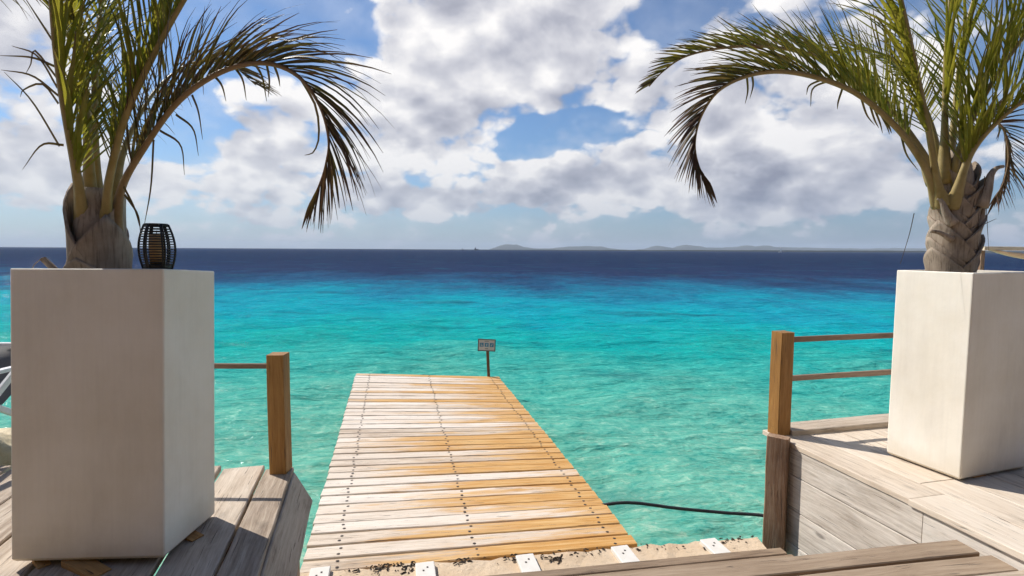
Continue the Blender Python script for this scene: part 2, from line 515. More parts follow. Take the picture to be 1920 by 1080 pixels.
t.l.new(wm.outputs[0], t.n['Material Output'].inputs['Surface'])


# ------------------------------------------------------------------ object helpers
def link(name, me, mat=None, parent=None, kind=None):
    o = bpy.data.objects.new(name, me)
    C.objects.link(o)
    if mat and me is not None and not me.materials:
        me.materials.append(MATS[mat])
    if parent is not None:
        o.parent = parent
    if kind:
        o['kind'] = kind
    return o


def tag(o, label, cat, group=None):
    o['label'] = label
    o['category'] = cat
    if group:
        o['group'] = group
    return o


def thing(name, label, cat, loc=(0, 0, 0), group=None):
    o = bpy.data.objects.new(name, None)
    o.empty_display_size = 0.1
    o.location = loc
    C.objects.link(o)
    return tag(o, label, cat, group)


def mesh_from(verts, faces, name='mesh', smooth=False):
    me = bpy.data.meshes.new(name)
    me.from_pydata([tuple(v) for v in verts], [], faces)
    me.validate()
    bm = bmesh.new()
    bm.from_mesh(me)
    bmesh.ops.recalc_face_normals(bm, faces=bm.faces)
    bm.to_mesh(me)
    bm.free()
    if smooth:
        for p in me.polygons:
            p.use_smooth = True
    return me


def board_mesh(L, W, T, seg=6, bev=0.004, rough=0.0015, seed=0):
    """plank centred on x and y, top at z=0, chamfered long edges, slightly uneven along its length"""
    rng = random.Random(seed)
    prof = [(-W / 2, -T), (-W / 2, -bev), (-W / 2 + bev, 0), (0, 0.0006), (W / 2 - bev, 0), (W / 2, -bev), (W / 2, -T)]
    vs, fs = [], []
    n = len(prof)
    for i in range(seg + 1):
        x = -L / 2 + L * i / seg
        dz = rng.uniform(-rough, rough)
        dy0, dy1 = rng.uniform(-rough, rough), rng.uniform(-rough, rough)
        for (y, zz) in prof:
            vs.append((x, y + (dy0 if y < 0 else dy1 if y > 0 else 0), zz + dz))
    for i in range(seg):
        for j in range(n):
            k = (j + 1) % n
            fs.append((i * n + j, i * n + k, (i + 1) * n + k, (i + 1) * n + j))
    fs.append(tuple(range(n)))
    fs.append(tuple(seg * n + j for j in range(n)))
    return mesh_from(vs, fs)


_seed = [0]


def board(name, a, b, W, T, mat, parent=None, up=(0, 0, 1), seg=6, bev=0.004, rough=0.0015):
    """board whose top centre line runs from a to b (world)"""
    a, b, up = Vector(a), Vector(b), Vector(up)
    X = (b - a).normalized()
    Y = up.cross(X).normalized()
    Z = X.cross(Y)
    _seed[0] += 1
    me = board_mesh((b - a).length, W, T, seg, bev, rough, _seed[0])
    o = link(name, me, mat, parent)
    M = Matrix((X, Y, Z)).transposed().to_4x4()
    M.translation = (a + b) / 2
    if parent is not None:
        P = Matrix.Identity(4)
        q = parent
        while q is not None:
            P = q.matrix_basis @ P
            q = q.parent
        M = P.inverted() @ M
    o.matrix_basis = M
    return o


def tube_mesh(pts, rad, sides=6, flat=1.0, cap=True, upv=None):
    """tube along pts with a radius for each point"""
    pts = [Vector(p) for p in pts]
    vs, fs = [], []
    prev = None
    for i, p in enumerate(pts):
        T = (pts[min(i + 1, len(pts) - 1)] - pts[max(i - 1, 0)]).normalized()
        ref = prev if prev is not None else (Vector(upv) if upv is not None else Vector((0.13, 0.2, 1.0)))
        A = (ref - T * ref.dot(T))
        if A.length < 1e-4:
            A = Vector((1, 0, 0)) - T * T.x
        A.normalize()
        prev = A
        B = T.cross(A)
        r = rad[i] if hasattr(rad, '__len__') else rad
        for k in range(sides):
            a = 2 * math.pi * k / sides
            vs.append(p + A * math.cos(a) * r * flat + B * math.sin(a) * r)
    m = sides
    for i in range(len(pts) - 1):
        for k in range(m):
            l = (k + 1) % m
            fs.append((i * m + k, i * m + l, (i + 1) * m + l, (i + 1) * m + k))
    if cap:
        fs.append(tuple(range(m)))
        fs.append(tuple((len(pts) - 1) * m + k for k in range(m)))
    return mesh_from(vs, fs, smooth=True)


def rel(parent, pts):
    o = Vector((0, 0, 0))
    q = parent
    while q is not None:
        o += q.location
        q = q.parent
    return [Vector(p) - o for p in pts]


def spline(pts, n):
    """Catmull-Rom through pts, n samples"""
    pts = [Vector(p) for p in pts]
    P = [pts[0] * 2 - pts[1]] + pts + [pts[-1] * 2 - pts[-2]]
    segs = len(pts) - 1
    out = []
    for i in range(n):
        u = i / (n - 1) * segs
        k = min(int(u), segs - 1)
        f = u - k
        p0, p1, p2, p3 = P[k:k + 4]
        out.append(0.5 * ((2 * p1) + (p2 - p0) * f + (2 * p0 - 5 * p1 + 4 * p2 - p3) * f * f + (3 * p1 - p0 - 3 * p2 + p3) * f ** 3))
    return out


def box_mesh(x0, x1, y0, y1, z0, z1, bev=0.0, seg=1):
    bm = bmesh.new()
    vs = [bm.verts.new((x, y, zz)) for x in (x0, x1) for y in (y0, y1) for zz in (z0, z1)]
    for f in ((0, 1, 3, 2), (4, 6, 7, 5), (0, 4, 5, 1), (2, 3, 7, 6), (0, 2, 6, 4), (1, 5, 7, 3)):
        bm.faces.new([vs[i] for i in f])
    bmesh.ops.recalc_face_normals(bm, faces=bm.faces)
    if bev:
        bmesh.ops.bevel(bm, geom=bm.edges[:], offset=bev, segments=seg, affect='EDGES', profile=0.5)
    me = bpy.data.meshes.new('box')
    bm.to_mesh(me)
    bm.free()
    return me

# ================================================================== SETTING
WATER_Z = -1.0

# ---- sea surface: a fan of rows that grow with the distance, waves as real relief near the shore
def make_sea():
    rng = random.Random(5)
    waves = []
    for i in range(34):
        lam = 0.22 * (14 ** (i / 33.0))
        ang = R(-100) + rng.gauss(0, 0.75)
        k = 2 * math.pi / lam
        waves.append((math.cos(ang) * k, math.sin(ang) * k, 0.0075 * lam ** 0.85, rng.uniform(0, 6.28), lam))
    rows, yy = [], 2.2
    while yy < 11000:
        rows.append(yy)
        yy += max(0.055, (yy + 3) * 0.0085) if yy < 70 else yy * 0.06
    NC = 330
    vs, fs = [], []
    for r in rows:
        dx = 2 * 2.2 * (r + 3) / NC
        dy = max(0.055, (r + 3) * 0.0085)
        for c in range(NC + 1):
            u = (c / NC) * 2 - 1
            x = u * 2.2 * (r + 3) if r < 4000 else u * 2.2 * r
            zz = WATER_Z
            if r < 70 and abs(u) < 0.62:
                for kx, ky, a, ph, lam in waves:
                    if lam > 2.6 * max(dx, dy):
                        s = math.sin(kx * x + ky * r + ph)
                        zz += a * (1 - 2 * abs(s) ** 1.3) * 0.6 if lam < 1.2 else a * s * 0.8
            vs.append((x, r, zz))
    n = NC + 1
    for i in range(len(rows) - 1):
        for c in range(NC):
            fs.append((i * n + c, i * n + c + 1, (i + 1) * n + c + 1, (i + 1) * n + c))
    me = bpy.data.meshes.new('sea')
    me.from_pydata(vs, [], fs)
    for p in me.polygons:
        p.use_smooth = True
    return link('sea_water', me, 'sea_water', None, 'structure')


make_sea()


def make_bed():
    vs, fs = [], []
    ys = [1.0 + 0.35 * i for i in range(60)] + [22 * 1.12 ** i for i in range(1, 60)]
    ys = [y for y in ys if y < 9500]
    NX = 90
    for y in ys:
        for c in range(NX + 1):
            x = (c / NX * 2 - 1) * 2.3 * (y + 4)
            d = 0.75 + 0.045 * max(0, y - 3) + max(0, y - 26) * 0.4
            zz = WATER_Z - min(d, 24)
            if y < 30:
                nn = mnoise.noise(Vector((x * 0.45, y * 0.45, 3.0))) * 0.22 + mnoise.noise(Vector((x * 1.7, y * 1.7, 9.0))) * 0.09
                zz += nn
            vs.append((x, y, zz))
    n = NX + 1
    for i in range(len(ys) - 1):
        for c in range(NX):
            fs.append((i * n + c, i * n + c + 1, (i + 1) * n + c + 1, (i + 1) * n + c))
    link('seabed', mesh_from(vs, fs, smooth=True), 'seabed_sand', None, 'structure')


make_bed()


# ---- land behind the waterfront
def make_land():
    vs, fs = [], []
    ys = [2.0, 1.4, 0.6, -0.6, -2, -4, -7, -12, -20, -35, -60]
    xs = [-300, -120, -50, -20, -8, -3.4, 0, 3, 8, 20, 50, 120, 300]
    for y in ys:
        for x in xs:
            vs.append((x, y, -0.72 + 0.05 * mnoise.noise(Vector((x * 0.4, y * 0.4, 1.0))) - (0.5 if y > 1.9 else 0)))
    n = len(xs)
    for i in range(len(ys) - 1):
        for c in range(n - 1):
            fs.append((i * n + c, i * n + c + 1, (i + 1) * n + c + 1, (i + 1) * n + c))
    link('ground', mesh_from(vs, fs, smooth=True), 'beach_sand', None, 'structure')


make_land()


# ---- bar and floor added out of view to block sky and bounce warm light
bar = thing('added_beach_bar', 'added brown plank beach bar with an overhanging roof, unseen, to block sky and warm the shade', 'added building', (0, -2.6, -0.7))
for k in range(24):
    zz = -0.55 + k * 0.19
    board('wall_plank', (-11, -2.6, zz), (12, -2.6, zz), 0.185, 0.03, 'bar_bounce_wood', bar, up=(0, 1, 0), seg=2)
board('roof', (0.5, -0.7, 3.2), (0.5, -6.0, 5.2), 24, 0.12, 'old_post_wood', bar, seg=2)
for x in (-10, -5, 0, 5, 10):
    board('post', (x, -1.0, -0.7), (x, -1.0, 3.15), 0.14, 0.14, 'old_post_wood', bar, up=(0, 1, 0), seg=2)
added_terrace = thing('added_terrace', 'added weathered plank floor between the decks and the added bar, unseen, bouncing warm light', 'added_terrace', (0, -0.5, -0.1))
for k in range(14):
    y = 1.10 - 0.25 * k
    board('plank', (-9, y - 0.12 , -0.085), (10, y - 0.12, -0.085), 0.24, 0.03, 'tread_wood', added_terrace, seg=3)


# ---- far islands and the low coast before them
def ridge(name, prof, dist, depth, mat, seed, xs=1.0):
    """prof: (image bearing in thousandths right of the view axis, height in metres)"""
    vs, fs = [], []
    cols = []
    for (a, h), (b, h2) in zip(prof[:-1], prof[1:]):
        steps = max(2, int((b - a) / 5))
        for k in range(steps):
            f = k / steps
            cols.append((a + (b - a) * f, h + (h2 - h) * (f * f * (3 - 2 * f))))
    cols.append(prof[-1])
    M = 7
    for a, h in cols:
        x = a / 1000 * dist
        for j in range(M):
            v = j / (M - 1)
            s = math.sin(math.pi * v) ** 0.8
            jit = mnoise.noise(Vector((a * 0.08, v * 3, seed))) * 0.14 + mnoise.noise(Vector((a * 0.3, v * 6, seed))) * 0.06
            vs.append((x, dist + (v - 0.5) * depth, WATER_Z - 0.5 + max(0, h * s * (1 + jit)) + 0.5 * s))
    for i in range(len(cols) - 1):
        for j in range(M - 1):
            fs.append((i * M + j, i * M + j + 1, (i + 1) * M + j + 1, (i + 1) * M + j))
    return link(name, mesh_from(vs, fs, smooth=True), mat, None, 'structure')


U = 6.2
ridge('island_hills', [(a, h * U) for a, h in [(-42, 0.3), (-36, 3), (-22, 8.0), (-10, 10), (8, 9.5), (22, 5), (45, 2.5), (70, 3), (90, 5), (112, 7), (140, 7.6),
      (165, 7), (180, 4), (200, 1.8), (230, 0.4)]], 6200, 900, 'far_hill', 1.0)
ridge('island_hills', [(a, h * U) for a, h in [(225, 0.8), (250, 3), (270, 9), (282, 7), (300, 5), (325, 11), (338, 10), (360, 6), (390, 6), (430, 9), (438, 11), (446, 8),
      (462, 9), (470, 11), (480, 8), (540, 7), (640, 6), (760, 7), (940, 6), (1150, 5), (1450, 0.5)]], 6200, 900, 'far_hill', 2.0)
ridge('low_coast', [(a, h) for a, h in [(-330, 0.2), (-250, 1.2), (-150, 1.2), (-60, 1.6), (60, 2.4), (200, 3.0), (360, 4.2), (500, 5.0), (700, 6.0), (900, 6.5), (1200, 6.5), (1600, 1)]],
      2000, 120, 'low_coast', 4.0)

# ---- haze of the far distance
hm = bpy.data.materials.new('haze_air')
hm.use_nodes = True
ht = NT(hm.node_tree)
for nn_ in list(ht.n):
    if nn_.type != 'OUTPUT_MATERIAL':
        ht.n.remove(nn_)
pv = ht.node('ShaderNodeVolumePrincipled')
pv.inputs['Color'].default_value = (0.72, 0.84, 1.0, 1)
pv.inputs['Density'].default_value = 0.00009
ht.l.new(pv.outputs[0], ht.n['Material Output'].inputs['Volume'])
MATS['haze_air'] = hm
link('haze', box_mesh(-24500, 24500, -60, 11200, WATER_Z - 26, 130), 'haze_air', None, 'stuff')

# ================================================================== QUAY, DOCK AND DECKS
def up_line(x):                       # far edge of the ledge
    return 2.985 + (x + 1.235) * (3.284 - 2.985) / (0.81 + 1.235)


def make_ledge():
    rng = random.Random(8)
    xs = [-3.6 + 0.06 * i for i in range(int(5.22 / 0.06) + 1)]
    rows = 9
    vs, fs = [], []
    for x in xs:
        far = up_line(x) - 0.012 + rng.uniform(-0.018, 0.012) + 0.02 * mnoise.noise(Vector((x * 3, 0, 0)))
        for j in range(rows):
            v = j / (rows - 1)
            y = far - (1 - v) * 1.1
            zz = -0.632 + 0.012 * mnoise.noise(Vector((x * 4, y * 4, 2))) + 0.006 * mnoise.noise(Vector((x * 15, y * 15, 5)))
            vs.append((x, y, zz))
        vs.append((x, far + 0.01, -0.69))
        vs.append((x, far - 0.02, -2.6))
    n = rows + 2
    for i in range(len(xs) - 1):
        for j in range(n - 1):
            fs.append((i * n + j, (i + 1) * n + j, (i + 1) * n + j + 1, i * n + j + 1))
    t_ = thing('quay_ledge', 'sandy concrete ledge where the dock begins, below the wooden steps', 'ledge', (0, 3.0, -0.63))
    o = link('slab', mesh_from(rel(t_, vs), fs), 'ledge_stone', t_)
    return t_


ledge = make_ledge()
SHORE = Vector((0.9888, 0.149, 0))
OUT = Vector((-0.219, 0.9757, 0))
for (x, y) in [(-1.096, 2.93), (-0.496, 2.985), (0.099, 3.073), (0.698, 3.172), (1.287, 3.262)]:
    c = Vector((x, y, -0.606))
    pl = board('plate', c - OUT * 0.16, c + OUT * 0.062, 0.112, 0.026, 'white_plate', ledge, seg=2, rough=0.0005)
    for k in (-0.02, 0.0):
        so = link('screw', None, None, pl) if False else link('screw', box_mesh(-0.006, 0.006, -0.005, 0.005, -0.002, 0.0015), 'screw_metal', pl)
        so.location = (0.055 + k * 1.4, 0.012 * (1 if k else -1), 0.001)

# debris of weed and grit along the ledge
def debris():
    rng = random.Random(77)
    vs, fs = [], []
    spots = [(-0.78, 0.16, 46), (-0.60, 0.08, 34), (-0.30, 0.06, 14), (0.02, 0.05, 12), (0.27, 0.05, 22), (0.30, 0.03, 14), (0.45, 0.12, 16), (0.95, 0.2, 12), (1.45, 0.1, 20), (-0.05, 0.8, 20)]
    for sx, wd, n in spots:
        for i in range(n):
            x = rng.gauss(sx, wd * 0.6)
            y = up_line(x) - abs(rng.gauss(0.035, 0.03)) - (0.05 if sx in (0.27, 0.30) else 0.0)
            s = rng.uniform(0.0025, 0.008)
            a = rng.uniform(0, 6.28)
            b0 = len(vs)
            zz = -0.626
            st = rng.uniform(1, 2.6)
            for (u, v, w) in ((-1, -1, 0), (1, -1, 0), (1, 1, 0), (-1, 1, 0), (0, 0, 1.1)):
                X, Y = u * s * st, v * s * 0.7
                vs.append((x + X * math.cos(a) - Y * math.sin(a), y + X * math.sin(a) + Y * math.cos(a), zz + w * s))
            fs += [(b0, b0 + 1, b0 + 4), (b0 + 1, b0 + 2, b0 + 4), (b0 + 2, b0 + 3, b0 + 4), (b0 + 3, b0, b0 + 4)]
    o = link('weed_debris', mesh_from(rel(ledge, vs), fs), 'soil', ledge, 'stuff')


debris()

# ---- dock
NL, NR = Vector((-1.235, 2.998, -0.65)), Vector((0.830, 3.352, -0.662))
FL, FR = Vector((-2.374, 8.039, -0.65)), Vector((-0.203, 8.30, -0.755))
dock = thing('wooden_dock', 'bleached and orange plank dock reaching out over the turquoise water', 'dock', tuple((NL + NR) / 2))
drng = random.Random(21)
NP = 36
widths = [drng.uniform(0.9, 1.1) for _ in range(NP)]
gaps = [drng.choice([0.05, 0.06, 0.08, 0.1, 0.13]) for _ in range(NP)]
gaps[0] = 0.16
gaps[8] = 0.17
tot = sum(widths) + sum(gaps[:-1])
STAIN = [0.62, 0.15, 0.55, 0.12, 0.28, 0.50, 0.16, 0.52, -0.02, 0.48, 0.46, 0.10, 0.22, 0.50, 0.55, 0.58, 0.20, 0.02, 0.05, 0.22, 0.05, 0.26, 0.12, 0.08, 0.22, 0.66, 0.1, 0.05, 0.58, 0.1, 0.2, 0.30, 0.06, 0.14, 0.02, 0.60]
pos = 0.0
screw_me = None


def screw_mesh():
    vs, fs = [], []
    n = 10
    for r, zz in ((0.0115, 0.0004), (0.0095, 0.0012), (0.006, 0.0010), (0.0055, 0.0026), (0.0, 0.003)):
        for k in range(n):
            a = 2 * math.pi * k / n
            vs.append((r * math.cos(a), r * math.sin(a), zz))
    for i in range(4):
        for k in range(n):
            l = (k + 1) % n
            fs.append((i * n + k, i * n + l, (i + 1) * n + l, (i + 1) * n + k))
    return mesh_from(vs, fs)


screw_me = screw_mesh()
screw_me.materials.append(MATS['screw_metal'])
for i in range(NP):
    a, b_ = pos / tot, (pos + widths[i]) / tot
    mid = (a + b_) / 2
    pos += widths[i] + gaps[i]
    la, lb = NL.lerp(FL, a), NL.lerp(FL, b_)
    ra, rb = NR.lerp(FR, a), NR.lerp(FR, b_)
    l, r = NL.lerp(FL, mid), NR.lerp(FR, mid)
    ax = (r - l).normalized()
    l = l - ax * drng.uniform(-0.004, 0.006)
    r = r + ax * drng.uniform(-0.003, 0.004)
    W = ((lb - la).length + (rb - ra).length) / 2 * 0.965
    dz = Vector((0, 0, drng.uniform(-0.003, 0.003)))
    out = (FL - NL).normalized()
    upn = ax.cross(out).normalized()
    pk = board('plank', l + dz, r + dz, W, 0.036, 'dock_wood', dock, up=upn, seg=8, bev=0.005, rough=0.002)
    pk['stain'] = STAIN[i] * 1.0 + 0.06 + 0.1 * (i / NP) + drng.uniform(-0.04, 0.04)
    Lp = (r - l).length
    for fx in (0.095, 0.5, 0.935):
        for sy in (-0.25, 0.25):
            so = link('screw', screw_me, None, pk)
            so.location = (-Lp / 2 + fx * Lp + drng.uniform(-0.012, 0.012), sy * W + drng.uniform(-0.007, 0.007), 0.0012)
for f in (0.06, 0.5, 0.94):
    a, b_ = NL.lerp(NR, f), FL.lerp(FR, f)
    dn = Vector((0, 0, -0.042))
    board('beam', a + dn, b_ + dn - (b_ - a).normalized() * 0.06, 0.07, 0.15, 'old_post_wood', dock, seg=4)
for f in (0.30, 0.62, 0.95):
    for s in (0.06, 0.94):
        p = NL.lerp(FL, f).lerp(NR.lerp(FR, f), s) + Vector((0, 0, -0.20))
        o = link('piling', tube_mesh(rel(dock, [p, p + Vector((0, 0, -2.2))]), 0.07, 12), 'old_post_wood', dock)

# ---- sign at the end of the dock
sb = Vector((-0.345, 8.27, -0.745))
sign = thing('dock_sign', 'small white sign with three blue pictograms on a leaning wooden post', 'sign', tuple(sb))
lean = Vector((-0.035, 0, 0.41))
board('post', sb + Vector((0, 0, -0.35)), sb + lean + Vector((-0.004, 0, 0.14)), 0.046, 0.04, 'old_post_wood', sign, up=(0, -1, 0), seg=3)
sc = sb + Vector((-0.045, -0.022, 0.505))
rt_, up_ = Vector((0.999, 0.0, -0.035)).normalized(), Vector((0.035, 0.0, 0.999)).normalized()


def panel(name, cx, cy, w, h, d, mat, parent, lift):
    me = box_mesh(-w / 2, w / 2, -d, 0, -h / 2, h / 2, min(0.003, d * 0.3))
    o = link(name, me, mat, parent)
    M = Matrix((rt_, Vector((0, 1, 0)), up_)).transposed().to_4x4()
    M.translation = sc + rt_ * cx + up_ * cy + Vector((0, -lift, 0)) - sign.location
    o.matrix_basis = M
    return o


SW, SH = 0.262, 0.178
panel('sign_board', 0, 0, SW, SH, 0.012, 'sign_white', sign, 0.0)
for (cx, cy, w, h) in ((0, SH / 2, SW + 0.016, 0.013), (0, -SH / 2, SW + 0.016, 0.013), (-SW / 2, 0, 0.013, SH - 0.014), (SW / 2, 0, 0.013, SH - 0.014)):
    panel('frame', cx, cy, w, h, 0.02, 'sign_frame', sign, 0.0)
for k, cx in enumerate((-0.078, 0.0, 0.078)):
    panel('pictogram', cx, 0.004, 0.060, 0.062, 0.003, 'sign_blue', sign, 0.0125)
    # pale figures on the blue squares
    for (dx, dy, w, h) in (((-0.008, 0.012, 0.012, 0.012), (0.0, -0.006, 0.030, 0.008), (0.004, -0.018, 0.036, 0.004)),
                           ((0.0, 0.012, 0.030, 0.006), (0.0, -0.004, 0.010, 0.022), (0.0, -0.019, 0.034, 0.004)),
                           ((0.006, 0.012, 0.014, 0.012), (-0.004, -0.008, 0.018, 0.016)))[k]:
        panel('pictogram_mark', cx + dx, 0.004 + dy, w, h, 0.002, 'sign_white', sign, 0.0160)
panel('lettering', 0, 0.063, 0.07, 0.008, 0.002, 'sign_ink', sign, 0.0125)
panel('lettering', 0, -0.055, 0.05, 0.010, 0.002, 'sign_ink', sign, 0.0125)

# ---- right deck
EU = Vector((-0.2407, 0.9706, 0))         # along the deck edge, out to sea
EV = Vector((0.9706, 0.2407, 0))          # to the right
E0 = Vector((1.831, 3.39, 0))


def rd(s, w, zz=0.0):
    """point on the right deck: s along the edge (0 at the corner post), w inland"""
    return E0 + EU * s + EV * w + Vector((0, 0, zz))


deck_r = thing('wooden_deck', 'pale raised plank deck carrying the sunlit planter, with plank side wall', 'deck', tuple(rd(-1, 1.0, -0.65)))
w0 = 0.0
ends = {0: [-0.79], 1: [-0.66, -1.9], 2: [-1.3], 3: [-0.4, -1.8]}
for k in range(13):
    W = 0.236 if k else 0.232
    c = w0 + W / 2
    cuts = [0.28] + ends.get(k, [-1.1 if k % 2 else -1.7]) + [-2.6]
    for i in range(len(cuts) - 1):
        off = -0.008 if (k == 0 and i == 1) else 0.0
        board('plank', rd(cuts[i + 1] + 0.002, c + off, drng.uniform(-0.002, 0.001)), rd(cuts[i] - 0.002, c + off, drng.uniform(-0.002, 0.001)), W, 0.030,
              'deck_wood', deck_r, seg=10, bev=0.003, rough=0.0012)
    w0 += W + 0.004
zt = -0.034
for W, cutsw in ((0.172, [0.12, -0.86, -2.6]), (0.222, [0.12, -2.6]), (0.222, [0.12, -1.4, -2.6]), (0.222, [0.12, -2.6])):
    for i in range(len(cutsw) - 1):
        a, b_ = rd(cutsw[i + 1] + 0.0015, 0.006, zt - W / 2), rd(cutsw[i] - 0.0015, 0.006, zt - W / 2)
        board('wall_plank', a, b_, W, 0.026, 'wall_wood', deck_r, up=-EV, seg=10, bev=0.003, rough=0.001)
    zt -= W + 0.005
for s in (0.1, -0.9, -1.9):
    board('beam', rd(s, 0.04, -0.034), rd(s, 3.05, -0.034), 0.08, 0.14, 'old_post_wood', deck_r, seg=3)
for s, w in ((0.1, 0.5), (0.1, 1.6), (0.1, 2.9), (-1.9, 0.5), (-1.9, 1.6), (-1.9, 2.9)):
    p = rd(s, w, -0.176)
    link('pile', tube_mesh(rel(deck_r, [p, p + Vector((0, 0, -2.4))]), 0.07, 10), 'old_post_wood', deck_r)
board('kerb_board', rd(0.205, 0.108, 0.036), rd(0.205, 3.05, 0.036), 0.165, 0.035, 'grey_wood', deck_r, seg=10, bev=0.005, rough=0.002)

# corner post below and rail post above
rail_r = thing('railing', 'two thin brown rails on a square post beside the sunlit planter', 'railing', tuple(rd(0.2, 0.0, 0.04)))
pc = rd(0.138, 0.0555, 0)
o = board('post', pc + Vector((0, 0, 0.001)), pc + Vector((0, 0, 0.705)), 0.100, 0.100, 'post_wood', rail_r, up=-EU, seg=3, bev=0.004)
for zr in (0.664, 0.395):
    a, b_ = rd(0.20, 0.107, zr), rd(0.20, 2.895, zr + 0.004)
    board('rail', a, b_, 0.024, 0.036, 'rail_wood', rail_r, seg=8, bev=0.003)
pc2 = rd(0.138, 2.95, 0)
board('post', pc2 + Vector((0, 0, 0.037)), pc2 + Vector((0, 0, 0.705)), 0.10, 0.10, 'post_wood', rail_r, up=-EU, seg=3)
nrm_ = Vector((-0.62, -0.785, 0)).normalized()
lp = Vector((1.735, 3.40, 0))
lower = board('corner_post', lp + Vector((0, 0, -0.75)), lp + Vector((0, 0, 0.034)), 0.128, 0.075, 'old_post_wood', deck_r, up=nrm_, seg=4, bev=0.006, rough=0.002)

# ---- steps
steps = thing('wooden_steps', 'brown weathered step boards in the foreground beside the deck wall', 'steps', (0.8, 2.4, -0.6))
S1 = Vector((0.986, 0.1665, 0))
S1N = Vector((-0.1665, 0.986, 0))


def stepboard(x0, x1, ref, off, zz, W, T, mat='tread_wood', seg=8):
    r0 = Vector(ref)
    a = r0 + S1 * ((x0 - r0.x) / S1.x) - S1N * (off + W / 2)
    b2 = r0 + S1 * ((x1 - r0.x) / S1.x) - S1N * (off + W / 2)
    a.z = b2.z = zz
    return board('tread', a, b2, W, T, mat, steps, seg=seg, bev=0.004, rough=0.0015)


stepboard(-1.10, 1.66, (-0.039, 2.878, 0), 0.0, -0.570, 0.068, 0.03)
stepboard(-1.05, 1.68, (-0.039, 2.878, 0), 0.075, -0.572, 0.14, 0.03, 'tread_wood')
stepboard(-1.0, 1.70, (-0.039, 2.878, 0), 0.22, -0.572, 0.14, 0.03, 'tread_wood')
bb = (0.204, 2.057, 0)
stepboard(-0.85, 2.052, bb, 0.0, -0.07, 0.108, 0.03)
stepboard(-0.80, 2.09, bb, 0.121, -0.076, 0.112, 0.03)
stepboard(-0.80, 2.125, bb, 0.240, -0.072, 0.16, 0.03, 'grey_wood')
stepboard(-0.80, 2.160, bb, 0.405, -0.072, 0.16, 0.03, 'tread_wood')
for x in (-0.5, 0.6, 1.6):
    a = Vector((x, 1.55, -0.105))
    board('stringer', a, a + Vector((-0.05, 0.40, 0)), 0.05, 0.5, 'old_post_wood', steps, seg=2)
    a = Vector((x, 2.55, -0.606))
    board('stringer', a, a + S1N * 0.33, 0.05, 0.022, 'old_post_wood', steps, seg=2)

# ---- left deck
LU = Vector((-0.2642, 0.9645, 0))
LV = Vector((0.9645, 0.2642, 0))
L0 = Vector((-1.244, 2.958, 0))


def ld(s, w, zz=0.0):
    """left deck: s back from the sea edge (negative = towards the camera), w to the left"""
    return L0 + LU * s - LV * w + Vector((0, 0, zz))


deck_l = thing('wooden_deck', 'grey weathered plank deck under the shaded planter, with gaps between boards', 'deck', tuple(ld(-0.8, 0.8, -0.65)))
w0 = 0.0
for k, W in enumerate([0.150, 0.215, 0.215, 0.215, 0.215, 0.215, 0.215, 0.215, 0.215, 0.215]):
    c = w0 + W / 2
    # the sea edge of this deck runs straight across the picture, the boards slant
    se = 0.012 + (0.155 if k == 0 else 0.0) * 0.0 + drng.uniform(-0.012, 0.012) + c * 0.262
    board('plank', ld(-2.0, c, drng.uniform(-0.003, 0.003)), ld(se, c, drng.uniform(-0.003, 0.003)), W, 0.032, 'grey_wood', deck_l, seg=12, bev=0.005, rough=0.0025)
    w0 += W + (0.016 if k != 1 else 0.02)
# leaning side board and the one below it
nf = (LV * 0.18 + Vector((0, 0, 0.095))).normalized()
a, b_ = ld(-2.0, -0.058, -0.112), ld(-0.005, -0.058, -0.112)
board('side_board', a, b_, 0.205, 0.03, 'grey_wood', deck_l, up=nf, seg=12, bev=0.005, rough=0.002)
a, b_ = ld(-2.0, -0.035, -0.42), ld(-0.10, -0.035, -0.42)
board('side_board', a, b_, 0.42, 0.03, 'old_post_wood', deck_l, up=LV, seg=8, bev=0.004, rough=0.002)
for s in (-0.25, -1.2):
    board('beam', ld(s, 0.01, -0.036), ld(s, 2.2, -0.036), 0.08, 0.16, 'old_post_wood', deck_l, seg=3)
for s, w in ((-0.25, 0.3), (-0.25, 2.0), (-1.2, 0.3), (-1.2, 2.0)):
    p = ld(s, w, -0.198)
    link('pile', tube_mesh(rel(deck_l, [p, p + Vector((0, 0, -2.3))]), 0.065, 10), 'old_post_wood', deck_l)

rail_l = thing('railing', 'single thin rail on a square brown post beside the shaded planter', 'railing', (-1.288, 2.89, 0))
pcl = Vector((-1.293, 2.872, 0))
board('post', pcl + Vector((0, 0, 0.001)), pcl + Vector((0, 0, 0.668)), 0.092, 0.095, 'post_wood', rail_l, up=Vector((0.05, -1, 0)).normalized(), seg=3, bev=0.003)
board('rail', (-2.45, 2.90, 0.616), (-1.343, 2.90, 0.616), 0.022, 0.027, 'rail_wood', rail_l, seg=6)
board('post', (-2.49, 2.885, 0.004), (-2.49, 2.885, 0.64), 0.09, 0.09, 'post_wood', rail_l, up=(0, -1, 0), seg=3)

# ---- hose over the water
hose = link('water_hose', tube_mesh(spline([(0.55, 3.93, -0.72), (0.76, 3.93, -0.675), (0.95, 3.93, -0.668), (1.25, 3.9, -0.692), (1.6, 3.88, -0.715), (1.9, 3.80, -0.70), (2.1, 3.55, -0.66)], 40), 0.0125, 8), 'hose_rubber')
tag(hose, 'black rubber hose hanging over the water between dock and corner post', 'hose')

